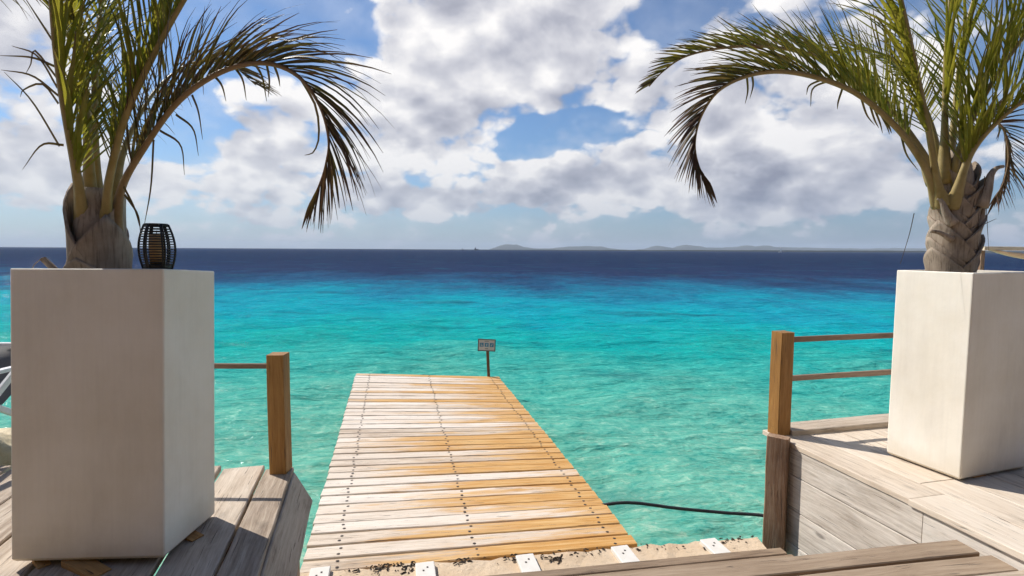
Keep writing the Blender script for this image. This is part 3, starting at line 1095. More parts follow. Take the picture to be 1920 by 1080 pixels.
# ================================================================== PLANTERS
def planter(name, label, M, W, Dp, H, seed):
    """box with an open, soil-filled top; local origin at the front left foot corner"""
    t_ = thing(name, label, 'planter', M.translation, 'white planters')
    bm = bmesh.new()
    rim, ins = 0.034, 0.05

    def ring(x0, x1, y0, y1, zz):
        return [bm.verts.new(p) for p in ((x0, y0, zz), (x1, y0, zz), (x1, y1, zz), (x0, y1, zz))]
    tp = 0.0
    A = ring(0.012, W - 0.012, 0.012, Dp - 0.012, 0)
    B = ring(0, W, 0, Dp, 0.014)
    Cc = ring(tp, W - tp, tp, Dp - tp, H - 0.004)
    C2 = ring(tp + 0.004, W - tp - 0.004, tp + 0.004, Dp - tp - 0.004, H)
    D2 = ring(rim, W - rim, rim, Dp - rim, H)
    E2 = ring(rim, W - rim, rim, Dp - rim, H - 0.25)
    for a, b_ in ((A, B), (B, Cc), (Cc, C2), (C2, D2), (D2, E2)):
        for i in range(4):
            j = (i + 1) % 4
            bm.faces.new((a[i], a[j], b_[j], b_[i]))
    bm.faces.new(A)
    bm.faces.new(E2)
    bmesh.ops.recalc_face_normals(bm, faces=bm.faces)
    ed = [e for e in bm.edges if abs(e.verts[0].co.z - e.verts[1].co.z) > 0.5 and max(e.verts[0].co.z, e.verts[1].co.z) > H - 0.01]
    bmesh.ops.bevel(bm, geom=ed, offset=0.009, segments=3, affect='EDGES', profile=0.5)
    me = bpy.data.meshes.new('planter_box')
    bm.to_mesh(me)
    bm.free()
    o = link('box', me, 'planter_paint', t_)
    MM = M.copy()
    MM.translation = (0, 0, 0)
    o.matrix_basis = MM
    # soil
    vs, fs = [], []
    nx, ny = 16, 12
    for i in range(nx + 1):
        for j in range(ny + 1):
            x = rim + (W - 2 * rim) * i / nx
            y = rim + (Dp - 2 * rim) * j / ny
            vs.append((x, y, H - 0.05 + 0.018 * mnoise.noise(Vector((x * 14, y * 14, seed)))))
    for i in range(nx):
        for j in range(ny):
            k = i * (ny + 1) + j
            fs.append((k, k + ny + 1, k + ny + 2, k + 1))
    so = link('soil', mesh_from(vs, fs, smooth=True), 'soil', t_)
    so.matrix_basis = MM
    return t_


PLH = 1.14
# left: leans back a little, held up in front by wooden wedges
fl, fr_ = Vector((-1.936, 1.983, 0.030)), Vector((-1.361, 2.0135, 0.030))
X = (fr_ - fl).normalized()
back = Vector((-X.y, X.x, 0))
TL = R(3.7)
Z = Vector((0, 0, 1)) * math.cos(TL) + back * math.sin(TL)
Y = Z.cross(X)
ML = Matrix((X, Y, Z)).transposed().to_4x4()
ML.translation = fl
planter('planter', 'tall white planter in shade, leaning back on wedges, lantern on its rim', ML, (fr_ - fl).length, 0.40, PLH, 1.0)
# right
X = Vector((0.948, 0.319, 0)).normalized()
Y = Vector((-0.319, 0.948, 0)).normalized()
MR = Matrix((X, Y, Vector((0, 0, 1)))).transposed().to_4x4()
MR.translation = Vector((2.4396, 2.8158, 0.012))
planter('planter', 'tall white planter with its sunlit left side, on the pale deck', MR, 0.60, 0.41, PLH - 0.012, 5.0)
for (x, y) in ((0.06, 0.06), (0.54, 0.06), (0.06, 0.35), (0.54, 0.35)):
    pass


def wedge(a, b, w, h, label):
    a, b = Vector(a), Vector(b)
    Xw = (b - a)
    L = Xw.length
    Xw.normalize()
    Yw = Vector((-Xw.y, Xw.x, 0))
    vs = [(-L / 2, -w / 2, 0), (L / 2, -w / 2, 0), (L / 2, w / 2, 0), (-L / 2, w / 2, 0),
          (-L / 2, -w / 2, h), (L / 2, -w / 2, h * 0.25), (L / 2, w / 2, h * 0.25), (-L / 2, w / 2, h)]
    fs = [(0, 3, 2, 1), (4, 5, 6, 7), (0, 1, 5, 4), (1, 2, 6, 5), (2, 3, 7, 6), (3, 0, 4, 7)]
    o = link('wooden_wedge', mesh_from(vs, fs), 'wedge_wood')
    M = Matrix((Xw, Yw, Vector((0, 0, 1)))).transposed().to_4x4()
    M.translation = (a + b) / 2 + Vector((0, 0, 0.002))
    o.matrix_basis = M
    tag(o, label, 'wedge')


wedge((-1.74, 2.03, 0), (-1.56, 1.95, 0), 0.07, 0.028, 'flat wooden wedge under the front edge of the shaded planter')
wedge((-1.46, 2.26, 0), (-1.345, 2.21, 0), 0.055, 0.02, 'small orange wooden wedge under the right side of the shaded planter')
wedge((-1.88, 2.04, 0), (-1.82, 2.0, 0), 0.04, 0.028, 'thin wooden wedge under the left front corner of the shaded planter')
wedge((2.56, 2.90, -0.002), (2.66, 2.935, -0.002), 0.05, 0.0135, 'thin shim of wood under the sunlit planter')

# ================================================================== LANTERN
def lantern(loc):
    t_ = thing('lantern', 'black rattan barrel lantern with a candle on the planter rim', 'lantern', loc)
    H = 0.178

    def rad(v):
        return 0.041 + 0.021 * math.sin(math.pi * min(1, max(0, v * 0.92 + 0.06))) ** 0.9 - 0.004 * v

    def ringpts(r, zz, n=28):
        return [(r * math.cos(2 * math.pi * k / n), r * math.sin(2 * math.pi * k / n), zz) for k in range(n + 1)]
    for i in range(16):
        v = 0.10 + 0.86 * i / 15
        link('band', tube_mesh(ringpts(rad(v), H * v), 0.0024, 5, cap=False), 'rattan_black', t_)
    link('base', tube_mesh([(0, 0, 0), (0, 0, 0.008), (0, 0, 0.022)], [rad(0), rad(0.03) + 0.002, rad(0.1)], 24), 'rattan_black', t_)
    link('rim', tube_mesh(ringpts(rad(1.0), H), 0.0042, 6, cap=False), 'rattan_black', t_)
    for k in range(6):
        a = R(-96) + 2 * math.pi * k / 6
        for da in (-0.07, 0.07):
            pts = [((rad(v) + 0.0025) * math.cos(a + da), (rad(v) + 0.0025) * math.sin(a + da), H * v) for v in [j / 10 for j in range(11)]]
            link('upright', tube_mesh(pts, 0.0036, 5), 'rattan_black', t_)
    pts = [(0.038 * math.cos(R(25) + q_), 0.038 * math.sin(R(25) + q_), H) for q_ in (0, math.pi)]
    link('crossbar', tube_mesh(pts, 0.003, 5), 'rattan_black', t_)
    link('candle', tube_mesh([(0, 0, 0.022), (0, 0, 0.14), (0, 0, 0.142)], [0.027, 0.027, 0.022], 24), 'candle_wax', t_)
    link('wick', tube_mesh([(0, 0, 0.142), (0.001, 0, 0.155)], 0.0015, 5), 'rattan_black', t_)
    return t_


_lc = ML @ Vector((0.520, 0.060, PLH))
lantern(tuple(_lc))

# ================================================================== PALMS
LF = {'A': [(-1.724, 2.29, 1.225), (-1.7, 2.285, 1.316), (-1.672, 2.27, 1.394), (-1.642, 2.27, 1.51), (-1.55, 2.25, 1.635), (-1.36, 2.2, 1.829), (-1.157, 2.15, 1.935), (-0.965, 2.1, 1.958), (-0.826, 2.08, 1.909), (-0.737, 2.07, 1.797), (-0.703, 2.07, 1.668), (-0.719, 2.08, 1.573), (-0.756, 2.1, 1.49), (-0.801, 2.12, 1.422)], 'B': [(-1.762, 2.285, 1.218), (-1.73, 2.27, 1.304), (-1.695, 2.245, 1.403), (-1.651, 2.21, 1.531), (-1.553, 2.18, 1.77), (-1.386, 2.12, 1.999), (-1.229, 2.06, 2.171), (-1.071, 2.0, 2.321), (-0.9, 1.95, 2.429), (-0.713, 1.9, 2.46), (-0.562, 1.88, 2.422)], 'C': [(-1.812, 2.285, 1.217), (-1.805, 2.265, 1.303), (-1.788, 2.23, 1.401), (-1.758, 2.18, 1.526), (-1.755, 2.13, 1.798), (-1.75, 2.1, 1.99), (-1.726, 2.06, 2.169), (-1.692, 2.0, 2.364), (-1.713, 1.95, 2.531), (-1.805, 1.9, 2.617)], 'D': [(-1.777, 2.3, 1.327), (-1.805, 2.34, 1.627), (-1.813, 2.36, 1.858), (-1.808, 2.38, 2.089), (-1.791, 2.4, 2.322), (-1.781, 2.45, 2.683), (-1.725, 2.5, 3.052), (-1.593, 2.55, 3.315)], 'D2': [(-1.797, 2.29, 1.327), (-1.78, 2.27, 1.615), (-1.78, 2.27, 1.878), (-1.796, 2.28, 2.14), (-1.798, 2.3, 2.405), (-1.754, 2.32, 2.712), (-1.66, 2.36, 2.993)], 'E': [(-1.894, 2.42, 1.426), (-1.959, 2.5, 1.725), (-2.073, 2.62, 2.099), (-2.247, 2.75, 2.4), (-2.525, 2.9, 2.597), (-2.893, 3.05, 2.637), (-3.215, 3.15, 2.475)], 'F': [(-1.778, 2.38, 1.424), (-1.783, 2.46, 1.647), (-1.769, 2.58, 1.878), (-1.73, 2.72, 2.082), (-1.648, 2.86, 2.221), (-1.544, 2.98, 2.248), (-1.435, 3.05, 2.157)]}
RF = {'A': [(2.43, 3.06, 1.514), (2.357, 3.03, 1.63), (2.266, 3.0, 1.752), (2.1, 2.98, 1.932), (1.831, 2.94, 2.108), (1.519, 2.9, 2.188), (1.284, 2.88, 2.181), (1.089, 2.86, 2.097), (0.992, 2.86, 1.962), (0.964, 2.87, 1.818), (0.994, 2.88, 1.695), (1.057, 2.9, 1.613)], 'A2': [(2.439, 3.12, 1.642), (2.35, 3.16, 1.876), (2.162, 3.24, 2.177), (1.87, 3.3, 2.4), (1.565, 3.34, 2.488), (1.281, 3.36, 2.487), (1.054, 3.36, 2.435), (0.919, 3.36, 2.345), (0.836, 3.36, 2.255)], 'B': [(2.432, 3.04, 1.513), (2.367, 3.01, 1.643), (2.283, 2.98, 1.899), (2.17, 2.96, 2.261), (2.055, 2.93, 2.581), (1.927, 2.9, 2.888), (1.728, 2.86, 3.125), (1.484, 2.82, 3.212)], 'C': [(2.447, 3.06, 1.634), (2.433, 3.07, 2.066), (2.428, 3.08, 2.42), (2.456, 3.1, 2.832), (2.511, 3.12, 3.242), (2.634, 3.15, 3.573)], 'C2': [(2.513, 3.12, 1.642), (2.564, 3.16, 2.03), (2.613, 3.2, 2.405), (2.721, 3.25, 2.789), (2.906, 3.3, 3.118), (3.199, 3.35, 3.285)], 'D': [(2.485, 3.06, 1.515), (2.484, 3.05, 1.633), (2.504, 3.03, 1.846), (2.601, 3.0, 2.129), (2.734, 2.96, 2.39), (2.878, 2.92, 2.594), (3.078, 2.88, 2.697), (3.338, 2.85, 2.631)], 'E': [(2.487, 3.04, 1.498), (2.48, 3.0, 1.607), (2.516, 2.97, 1.797), (2.605, 2.92, 1.952), (2.732, 2.86, 2.073), (2.888, 2.8, 2.118), (3.057, 2.75, 2.038)], 'F': [(2.605, 3.18, 1.65), (2.735, 3.26, 1.904), (2.908, 3.34, 2.05), (3.045, 3.38, 2.021), (3.112, 3.4, 1.861), (3.093, 3.4, 1.696), (3.047, 3.4, 1.596)], 'G': [(2.508, 3.16, 1.647), (2.508, 3.26, 2.007), (2.472, 3.38, 2.283), (2.387, 3.5, 2.485), (2.264, 3.6, 2.573), (2.137, 3.68, 2.557)]}
LS = [[(-1.839, 2.2, 1.657), (-1.941, 2.2, 1.836), (-2.046, 2.2, 1.951)], [(-1.839, 2.2, 1.973), (-1.931, 2.2, 2.008), (-2.059, 2.2, 2.015)], [(-1.835, 2.2, 1.889), (-1.909, 2.2, 2.014), (-2.009, 2.2, 2.053)], [(-1.834, 2.2, 1.826), (-1.894, 2.2, 1.904), (-1.971, 2.2, 1.882), (-1.987, 2.2, 1.853)], [(-1.821, 2.2, 1.663), (-1.912, 2.2, 1.663), (-1.996, 2.2, 1.564)], [(-1.846, 2.2, 2.077), (-1.896, 2.2, 2.159), (-1.955, 2.2, 2.255)], [(-1.832, 2.2, 1.858), (-1.935, 2.2, 1.937), (-2.058, 2.2, 1.959)], [(-1.837, 2.2, 1.931), (-1.917, 2.2, 2.035), (-1.937, 2.2, 1.983), (-1.96, 2.2, 1.945)], [(-1.362, 2.2, 1.787), (-1.295, 2.2, 1.73), (-1.277, 2.2, 1.623)], [(-1.429, 2.2, 1.723), (-1.349, 2.2, 1.666), (-1.337, 2.2, 1.546)], [(-1.294, 2.2, 1.865), (-1.271, 2.2, 1.798), (-1.258, 2.2, 1.688)], [(-1.457, 2.2, 1.686), (-1.476, 2.2, 1.498), (-1.511, 2.2, 1.336)], [(-1.584, 2.2, 1.465), (-1.535, 2.2, 1.385), (-1.526, 2.2, 1.303)], [(-1.587, 2.2, 1.497), (-1.547, 2.2, 1.411), (-1.529, 2.2, 1.335)], [(-1.206, 2.2, 1.945), (-1.173, 2.2, 1.903), (-1.158, 2.2, 1.84)], [(-1.119, 2.2, 1.975), (-1.088, 2.2, 1.925), (-1.076, 2.2, 1.845)], [(-1.037, 2.2, 1.988), (-1.009, 2.2, 1.936), (-0.994, 2.2, 1.841)], [(-0.99, 2.2, 1.988), (-0.981, 2.2, 1.925), (-0.987, 2.2, 1.858)], [(-0.958, 2.2, 1.978), (-0.944, 2.2, 1.936), (-0.939, 2.2, 1.9)], [(-0.852, 2.2, 1.926), (-0.796, 2.2, 1.821), (-0.786, 2.2, 1.705), (-0.809, 2.2, 1.641), (-0.846, 2.2, 1.628)]]
RS = [[(2.146, 3.0, 1.888), (2.182, 3.0, 1.786), (2.252, 3.0, 1.699)], [(1.749, 3.0, 2.187), (1.648, 3.0, 2.144), (1.638, 3.0, 2.044)], [(1.705, 3.0, 2.193), (1.627, 3.0, 2.158), (1.612, 3.0, 2.107)], [(1.28, 3.0, 2.213), (1.289, 3.0, 2.128), (1.277, 3.0, 2.056)], [(1.309, 3.0, 2.213), (1.317, 3.0, 2.156), (1.302, 3.0, 2.085)], [(1.809, 3.0, 2.145), (1.789, 3.0, 2.073), (1.786, 3.0, 2.03)], [(1.991, 3.0, 2.031), (2.024, 3.0, 1.959), (2.042, 3.0, 1.902)], [(2.022, 3.0, 2.011), (2.061, 3.0, 1.945), (2.081, 3.0, 1.896)], [(1.915, 3.0, 2.088), (1.949, 3.0, 2.002), (1.996, 3.0, 1.945)], [(1.967, 3.0, 2.045), (1.994, 3.0, 1.974), (2.02, 3.0, 1.93)], [(2.053, 3.0, 1.983), (2.079, 3.0, 1.931), (2.092, 3.0, 1.902)], [(2.633, 3.0, 1.672), (2.607, 3.0, 1.525), (2.603, 3.0, 1.318), (2.619, 3.0, 1.258)], [(2.621, 3.0, 1.672), (2.647, 3.0, 1.466), (2.673, 3.0, 1.259)], [(2.595, 3.0, 1.707), (2.572, 3.0, 1.525), (2.57, 3.0, 1.466)], [(2.242, 3.0, 1.464), (2.222, 3.0, 1.346), (2.181, 3.0, 1.181)], [(2.587, 3.0, 1.383), (2.651, 3.0, 1.413), (2.703, 3.0, 1.437)]]



def set_dry(me, vals):
    at = me.attributes.new('dry', 'FLOAT', 'POINT')
    if hasattr(vals, '__len__'):
        at.data.foreach_set('value', vals)
    else:
        at.data.foreach_set('value', [vals] * len(me.vertices))


def leaflet_geo(p0, d, wax, L, w, droop, bend, rng, segs=6):
    """blade as three-point cross-section strip: verts, faces"""
    vs, fs = [], []
    d = d.normalized()
    wax = (wax - d * wax.dot(d)).normalized()
    nax = d.cross(wax)
    p = Vector(p0)
    dirv = d.copy()
    st = L / segs
    for i in range(segs + 1):
        f = i / segs
        ww = w * (0.35 + 0.65 * min(1, f * 5)) * (1 - f ** 2.2) + 0.0008
        fold = nax * ww * 0.45
        vs += [p - wax * ww + fold, p.copy(), p + wax * ww + fold]
        dirv = (dirv + Vector((0, 0, -1)) * droop * st * (0.4 + 1.6 * f) + bend * st).normalized()
        p = p + dirv * st
    for i in range(segs):
        b0 = i * 3
        fs += [(b0, b0 + 1, b0 + 4, b0 + 3), (b0 + 1, b0 + 2, b0 + 5, b0 + 4)]
    return vs, fs


def raw_mesh(vs, fs, smooth=True):
    me = bpy.data.meshes.new('leaf')
    me.from_pydata([tuple(v) for v in vs], [], fs)
    if smooth:
        for p in me.polygons:
            p.use_smooth = True
    return me


class Palm:
    def __init__(s, label, base, seed):
        s.t = thing('palm_tree', label, 'palm tree', base)
        s.base = Vector(base)
        s.rng = random.Random(seed)
        s.count = 0
        s.mass = ([], [], [])

    def leaf(s, frond, vs, fs, dry):
        if s.count < 298 and frond is not None:
            me = raw_mesh(vs, fs)
            set_dry(me, dry)
            link('leaflet', me, 'palm_leaf', frond)
            s.count += 1
        else:
            b0 = len(s.mass[0])
            s.mass[0].extend(vs)
            s.mass[1].extend([tuple(i + b0 for i in f) for f in fs])
            s.mass[2].extend(dry)

    def frond(s, pts, outer, n=46, t0=0.26, L=0.32, A=(52, 24), V=(30, 30), w=0.0085, droop=1.2, dry=(0.1, 0.5), r0=0.030, r1=0.003, rb=0.022, rl=0.18,
              objs=True, Lp=None, rows=(1, 1), petdry=0.0, jit=0.10, curl=0.0, label=None):
        rng = s.rng
        P = spline(rel(s.t, pts), 70)
        Lt = sum((P[i + 1] - P[i]).length for i in range(69))
        rad = []
        for i in range(70):
            f = i / 69
            rad.append(r1 + (r0 - r1) * (1 - f) ** 1.35 + (rb * math.exp(-(f * Lt / rl) ** 2)))
        T0 = (P[1] - P[0]).normalized()
        me = tube_mesh(P, rad, 8, flat=0.72, upv=(0, -1, 0.1))
        set_dry(me, [min(1, petdry + 0.5 * max(0, (i // 8) / 69 - 0.3) * (1 if petdry > 0 else 0.5)) for i in range(len(me.vertices))])
        fo = link('frond', me, 'palm_petiole', s.t)
        if label:
            fo['label'] = label
        cum = [0.0]
        for i in range(1, 70):
            cum.append(cum[-1] + (P[i] - P[i - 1]).length)
        tot = cum[-1]

        def at(t_):
            x = t_ * tot
            i = 0
            while i < 68 and cum[i + 1] < x:
                i += 1
            f = (x - cum[i]) / max(1e-6, cum[i + 1] - cum[i])
            return P[i].lerp(P[i + 1], f), (P[min(69, i + 2)] - P[max(0, i - 1)]).normalized()
        for i in range(n):
            for si, sgn in enumerate((1, -1)):
                if rng.random() > rows[si]:
                    continue
                v = (i + 0.5 * (si == 0) + rng.uniform(-0.3, 0.3)) / n
                v = min(0.999, max(0, v))
                t_ = t0 + (1 - t0) * v
                p, T = at(t_)
                N = Vector((-T.z, 0, T.x)) * outer
                N = (N - T * N.dot(T)).normalized()
                Bn = T.cross(N)
                a = R(A[0] + (A[1] - A[0]) * v) * rng.uniform(1 - jit, 1 + jit)
                ph = R(V[0] + (V[1] - V[0]) * v) + rng.gauss(0, jit * 0.8)
                d = T * math.cos(a) + (N * math.cos(ph) + Bn * sgn * math.sin(ph)) * math.sin(a)
                d += Vector((rng.gauss(0, 1), rng.gauss(0, 1), rng.gauss(0, 1))) * jit * 0.25
                prof = (0.55 + 0.45 * min(1, v / 0.22)) * (1 - 0.55 * max(0, (v - 0.6) / 0.4) ** 1.3)
                if Lp:
                    prof = Lp(v)
                LL = L * prof * rng.uniform(0.82, 1.12)
                wax = (N * math.sin(ph) - Bn * sgn * math.cos(ph)) + Vector((rng.gauss(0, .3), rng.gauss(0, .3), rng.gauss(0, .3)))
                bend = T * curl + Vector((rng.gauss(0, 0.5), rng.gauss(0, 0.5), rng.gauss(0, 0.3)))
                vs, fs = leaflet_geo(p, d, wax, LL, w * rng.uniform(0.75, 1.15), droop * rng.uniform(0.5, 1.5), bend, rng)
                dv = dry[0] + (dry[1] - dry[0]) * v + rng.gauss(0, 0.10)
                m_ = len(vs) // 3
                dl = []
                for q_ in range(m_):
                    dl += [min(1, max(0, dv + 0.75 * max(0, q_ / (m_ - 1) - 0.62) / 0.38))] * 3
                s.leaf(fo if objs else None, vs, fs, dl)
        return fo

    def stray(s, pts, w=0.0045, dry=0.8, frond=None):
        P = spline(rel(s.t, pts), 10)
        vs, fs = [], []
        for i, p in enumerate(P):
            f = i / 9
            T = (P[min(9, i + 1)] - P[max(0, i - 1)]).normalized()
            wx = T.cross(Vector((0.2, 1, 0.1))).normalized()
            ww = w * (1 - f ** 2) + 0.0009
            vs += [p - wx * ww, p + Vector((0, -ww * 0.5, 0)), p + wx * ww]
        for i in range(9):
            b0 = i * 3
            fs += [(b0, b0 + 1, b0 + 4, b0 + 3), (b0 + 1, b0 + 2, b0 + 5, b0 + 4)]
        me = raw_mesh(vs, fs)
        set_dry(me, dry)
        link('leaflet', me, 'palm_leaf', s.t if frond is None else frond)

    def boot(s, th, z0, H, r, wrap, flare, tip=0.05, lowd=0.10, lean=(0, 0), lip=0.008):
        """a clasping leaf base: wide at the foot, its top edges falling away from a stub"""
        nu, nv = 16, 9
        vs, fs = [], []
        rng = s.rng
        sd = rng.uniform(0, 50)
        for i in range(nu + 1):
            u = i / nu * 2 - 1
            ph = th + u * wrap
            top = (1 - abs(u)) ** 0.85
            for j in range(nv + 1):
                v = j / nv
                hh = -lowd + v * (lowd + H * top + 0.006)
                rel_h = max(0, hh) / H
                rr = r + 0.010 * (1 - abs(u) ** 3) + flare * rel_h ** 1.8 * (1 - abs(u)) + 0.004 * mnoise.noise(Vector((u * 2, v * 2, sd)))
                rr -= 0.030 * max(0, -hh / lowd)
                rr += lip * v ** 4
                rr += 0.006 * abs(u)
                squeeze = 1 - 0.25 * rel_h * abs(u)
                ph2 = th + u * wrap * squeeze
                vs.append((rr * math.cos(ph2) + lean[0] * hh, rr * math.sin(ph2) + lean[1] * hh, z0 + hh))
        for i in range(nu):
            for j in range(nv):
                k = i * (nv + 1) + j
                fs.append((k, k + nv + 1, k + nv + 2, k + 1))
        # inner skin gives the edge its thickness
        n0 = len(vs)
        for i in range(nu + 1):
            for j in range(nv + 1):
                x, y, zz = vs[i * (nv + 1) + j]
                l = math.hypot(x, y)
                f = (l - 0.012) / l
                vs.append((x * f, y * f, zz))
        for i in range(nu):
            for j in range(nv):
                k = n0 + i * (nv + 1) + j
                fs.append((k, k + 1, k + nv + 2, k + nv + 1))
        for i in range(nu):
            k = i * (nv + 1) + nv
            fs.append((k, k + nv + 1, n0 + k + nv + 1, n0 + k))
        me = mesh_from(vs, fs, smooth=True)
        return link('leaf_base', me, 'palm_boot', s.t)

    def finish(s):
        if s.mass[0]:
            me = raw_mesh(s.mass[0], s.mass[1])
            set_dry(me, s.mass[2])
            link('leaflets', me, 'palm_leaf', s.t, 'stuff')


def fine_trunk(palm, pts, rad):
    me = tube_mesh(spline(pts, 14), spline([(r, 0, 0) for r in rad], 14) and [v.x for v in spline([(r, 0, 0) for r in rad], 14)], 20)
    return link('trunk', me, 'palm_boot', palm.t)


# ---- left palm
pl = Palm('palm tree in the shaded planter with a brown frond arching right', (-1.765, 2.285, 1.08), 11)
fine_trunk(pl, [(0, 0, -0.02), (-0.005, 0, 0.14), (-0.01, 0, 0.26), (-0.01, 0, 0.42)], [0.084, 0.088, 0.078, 0.045])
pl.boot(R(-38), 0.05, 0.25, 0.100, R(108), -0.006, lowd=0.05)
pl.boot(R(-178), 0.075, 0.36, 0.097, R(112), -0.012, lowd=0.05)
pl.boot(R(20), 0.16, 0.24, 0.086, R(118), 0.0, lowd=0.05, lip=0.005)
pl.boot(R(60), 0.06, 0.2, 0.088, R(110), 0.0, lowd=0.05)
pl.boot(R(130), 0.06, 0.2, 0.086, R(105), 0.0, lowd=0.05)
pl.boot(R(-95), 0.02, 0.10, 0.103, R(85), 0.0, lowd=0.03)
pl.frond(LF['A'], 1, rb=0.036, rl=0.24, n=84, t0=0.20, L=0.44, A=(38, 20), V=(24, 40), w=0.0054, droop=1.8, dry=(0.75, 0.95), r0=0.021, petdry=0.6, curl=1.4, jit=0.09,
         Lp=lambda v: (0.85 + 0.15 * min(1, v / 0.3)) * (1 - 0.72 * max(0, (v - 0.62) / 0.38) ** 1.2), rows=(1, 0.9))
pl.frond(LF['B'], 1, rb=0.036, rl=0.26, n=60, t0=0.20, L=0.50, A=(30, 34), V=(32, 40), w=0.0078, droop=0.35, dry=(0.1, 0.25), r0=0.026, jit=0.06)
pl.frond(LF['C'], -1, rb=0.034, rl=0.28, n=60, t0=0.22, L=0.50, A=(38, 40), V=(30, 40), w=0.0088, droop=0.3, dry=(0.1, 0.2), r0=0.029, jit=0.06)
pl.frond(LF['D'], 1, n=40, t0=0.24, L=0.40, A=(28, 36), V=(70, 60), w=0.0085, droop=0.3, dry=(0.25, 0.2), r0=0.022, objs=False)
pl.frond(LF['D2'], -1, n=44, t0=0.2, L=0.44, A=(30, 36), V=(60, 60), w=0.009, droop=0.3, dry=(0.15, 0.15), r0=0.024, objs=False)
pl.frond(LF['E'], -1, n=30, t0=0.35, L=0.36, A=(48, 40), V=(75, 70), w=0.0055, droop=1.6, dry=(0.5, 0.7), r0=0.018, objs=False)
pl.frond(LF['F'], 1, n=52, t0=0.2, L=0.34, A=(55, 45), V=(70, 60), w=0.005, droop=1.7, dry=(0.5, 0.85), r0=0.016, objs=False)
for k, sp in enumerate(LS):
    pl.stray(sp, 0.0042 if k < 12 else 0.0048, 0.85)
pl.finish()

# ---- right palm
pr = Palm('palm tree in the sunlit planter with criss-cross trunk and fronds arching left', (2.552, 3.10, 1.08), 23)
fine_trunk(pr, [(0, 0, -0.02), (0, 0, 0.3), (-0.005, 0, 0.55), (-0.01, 0, 0.75)], [0.090, 0.092, 0.085, 0.05])
zb = 0.0
side = 0
for k in range(9):
    th = R(-170 + [0, 9, -6, 5, 0][k // 2]) if k % 2 == 0 else R(-10 + [4, -8, 6, -4, 0][k // 2])
    pr.boot(th, zb, (0.19 + 0.015 * (k % 3)) * (0.75 if k > 6 else 1), 0.108 - 0.0025 * k, R(104), 0.022 + 0.014 * (k % 2), lowd=0.03)
    pr.boot(th + math.pi, zb + 0.02, 0.17, 0.101 - 0.0025 * k, R(100), 0.02, lowd=0.05)
    zb += 0.062
# cut stubs standing off the trunk
for pts, r in (([(-0.080, -0.09, 0.33), (-0.116, -0.09, 0.375), (-0.152, -0.085, 0.455), (-0.172, -0.08, 0.47)], (0.030, 0.022, 0.014, 0.009)),
               ([(-0.080, -0.09, 0.24), (-0.120, -0.09, 0.262), (-0.160, -0.09, 0.28), (-0.200, -0.085, 0.288)], (0.020, 0.014, 0.012, 0.011)),
               ([(0.072, -0.09, 0.42), (0.096, -0.09, 0.52), (0.116, -0.085, 0.60), (0.152, -0.08, 0.64), (0.188, -0.08, 0.648)], (0.034, 0.028, 0.018, 0.012, 0.009)),
               ([(0.080, -0.06, 0.30), (0.100, -0.06, 0.36), (0.112, -0.06, 0.42)], (0.026, 0.018, 0.009)),
               ([(0.080, -0.05, 0.15), (0.100, -0.05, 0.22), (0.104, -0.05, 0.27)], (0.024, 0.016, 0.008)),
               ([(-0.088, -0.05, 0.46), (-0.094, -0.05, 0.56), (-0.092, -0.05, 0.66)], (0.022, 0.016, 0.010))):
    link('stub', tube_mesh(spline(pts, 9), [v.x for v in spline([(a_, 0, 0) for a_ in r], 9)], 8), 'palm_boot', pr.t)
pr.frond(RF['A'], -1, n=84, t0=0.20, L=0.54, A=(52, 22), V=(22, 38), w=0.0082, droop=0.8, dry=(-0.1, 1.25), r0=0.026, petdry=0.15, curl=1.4, jit=0.08,
         Lp=lambda v: (0.8 + 0.2 * min(1, v / 0.2)) * (1 - 0.72 * v ** 1.3))
pr.frond(RF['A2'], -1, n=60, t0=0.24, L=0.48, A=(44, 28), V=(26, 34), w=0.0082, droop=0.65, dry=(-0.05, 0.6), r0=0.024, petdry=0.1, curl=1.0,
         Lp=lambda v: 1 - 0.75 * v ** 1.2)
pr.frond(RF['B'], 1, n=60, t0=0.20, L=0.54, A=(36, 40), V=(32, 40), w=0.0085, droop=0.3, dry=(-0.05, 0.15), r0=0.026, jit=0.06, rows=(1, 1))
pr.frond(RF['C'], 1, n=44, t0=0.2, L=0.44, A=(30, 36), V=(70, 60), w=0.0084, droop=0.3, dry=(-0.1, 0.1), r0=0.022, objs=False)
pr.frond(RF['C2'], 1, n=46, t0=0.2, L=0.44, A=(34, 38), V=(60, 60), w=0.0084, droop=0.3, dry=(-0.1, 0.1), r0=0.024, objs=False)
pr.frond(RF['D'], 1, n=60, t0=0.20, L=0.54, A=(46, 40), V=(25, 35), w=0.0088, droop=0.35, dry=(-0.05, 0.15), r0=0.028, objs=False)
pr.frond(RF['E'], 1, n=56, t0=0.22, L=0.48, A=(50, 40), V=(25, 35), w=0.0085, droop=0.4, dry=(-0.05, 0.2), r0=0.028, objs=False)
pr.frond(RF['F'], 1, n=60, t0=0.3, L=0.26, A=(44, 34), V=(50, 50), w=0.006, droop=1.8, dry=(0.8, 1.0), r0=0.018, petdry=0.6, objs=False)
pr.frond(RF['G'], -1, n=46, t0=0.3, L=0.32, A=(46, 36), V=(60, 60), w=0.0065, droop=1.2, dry=(0.2, 0.7), r0=0.018, objs=False)
for sp in RS[:11]:
    pr.stray(sp, 0.005, 0.75)
for sp in RS[11:]:
    pr.stray(sp, 0.0013, 0.9)
pr.finish()

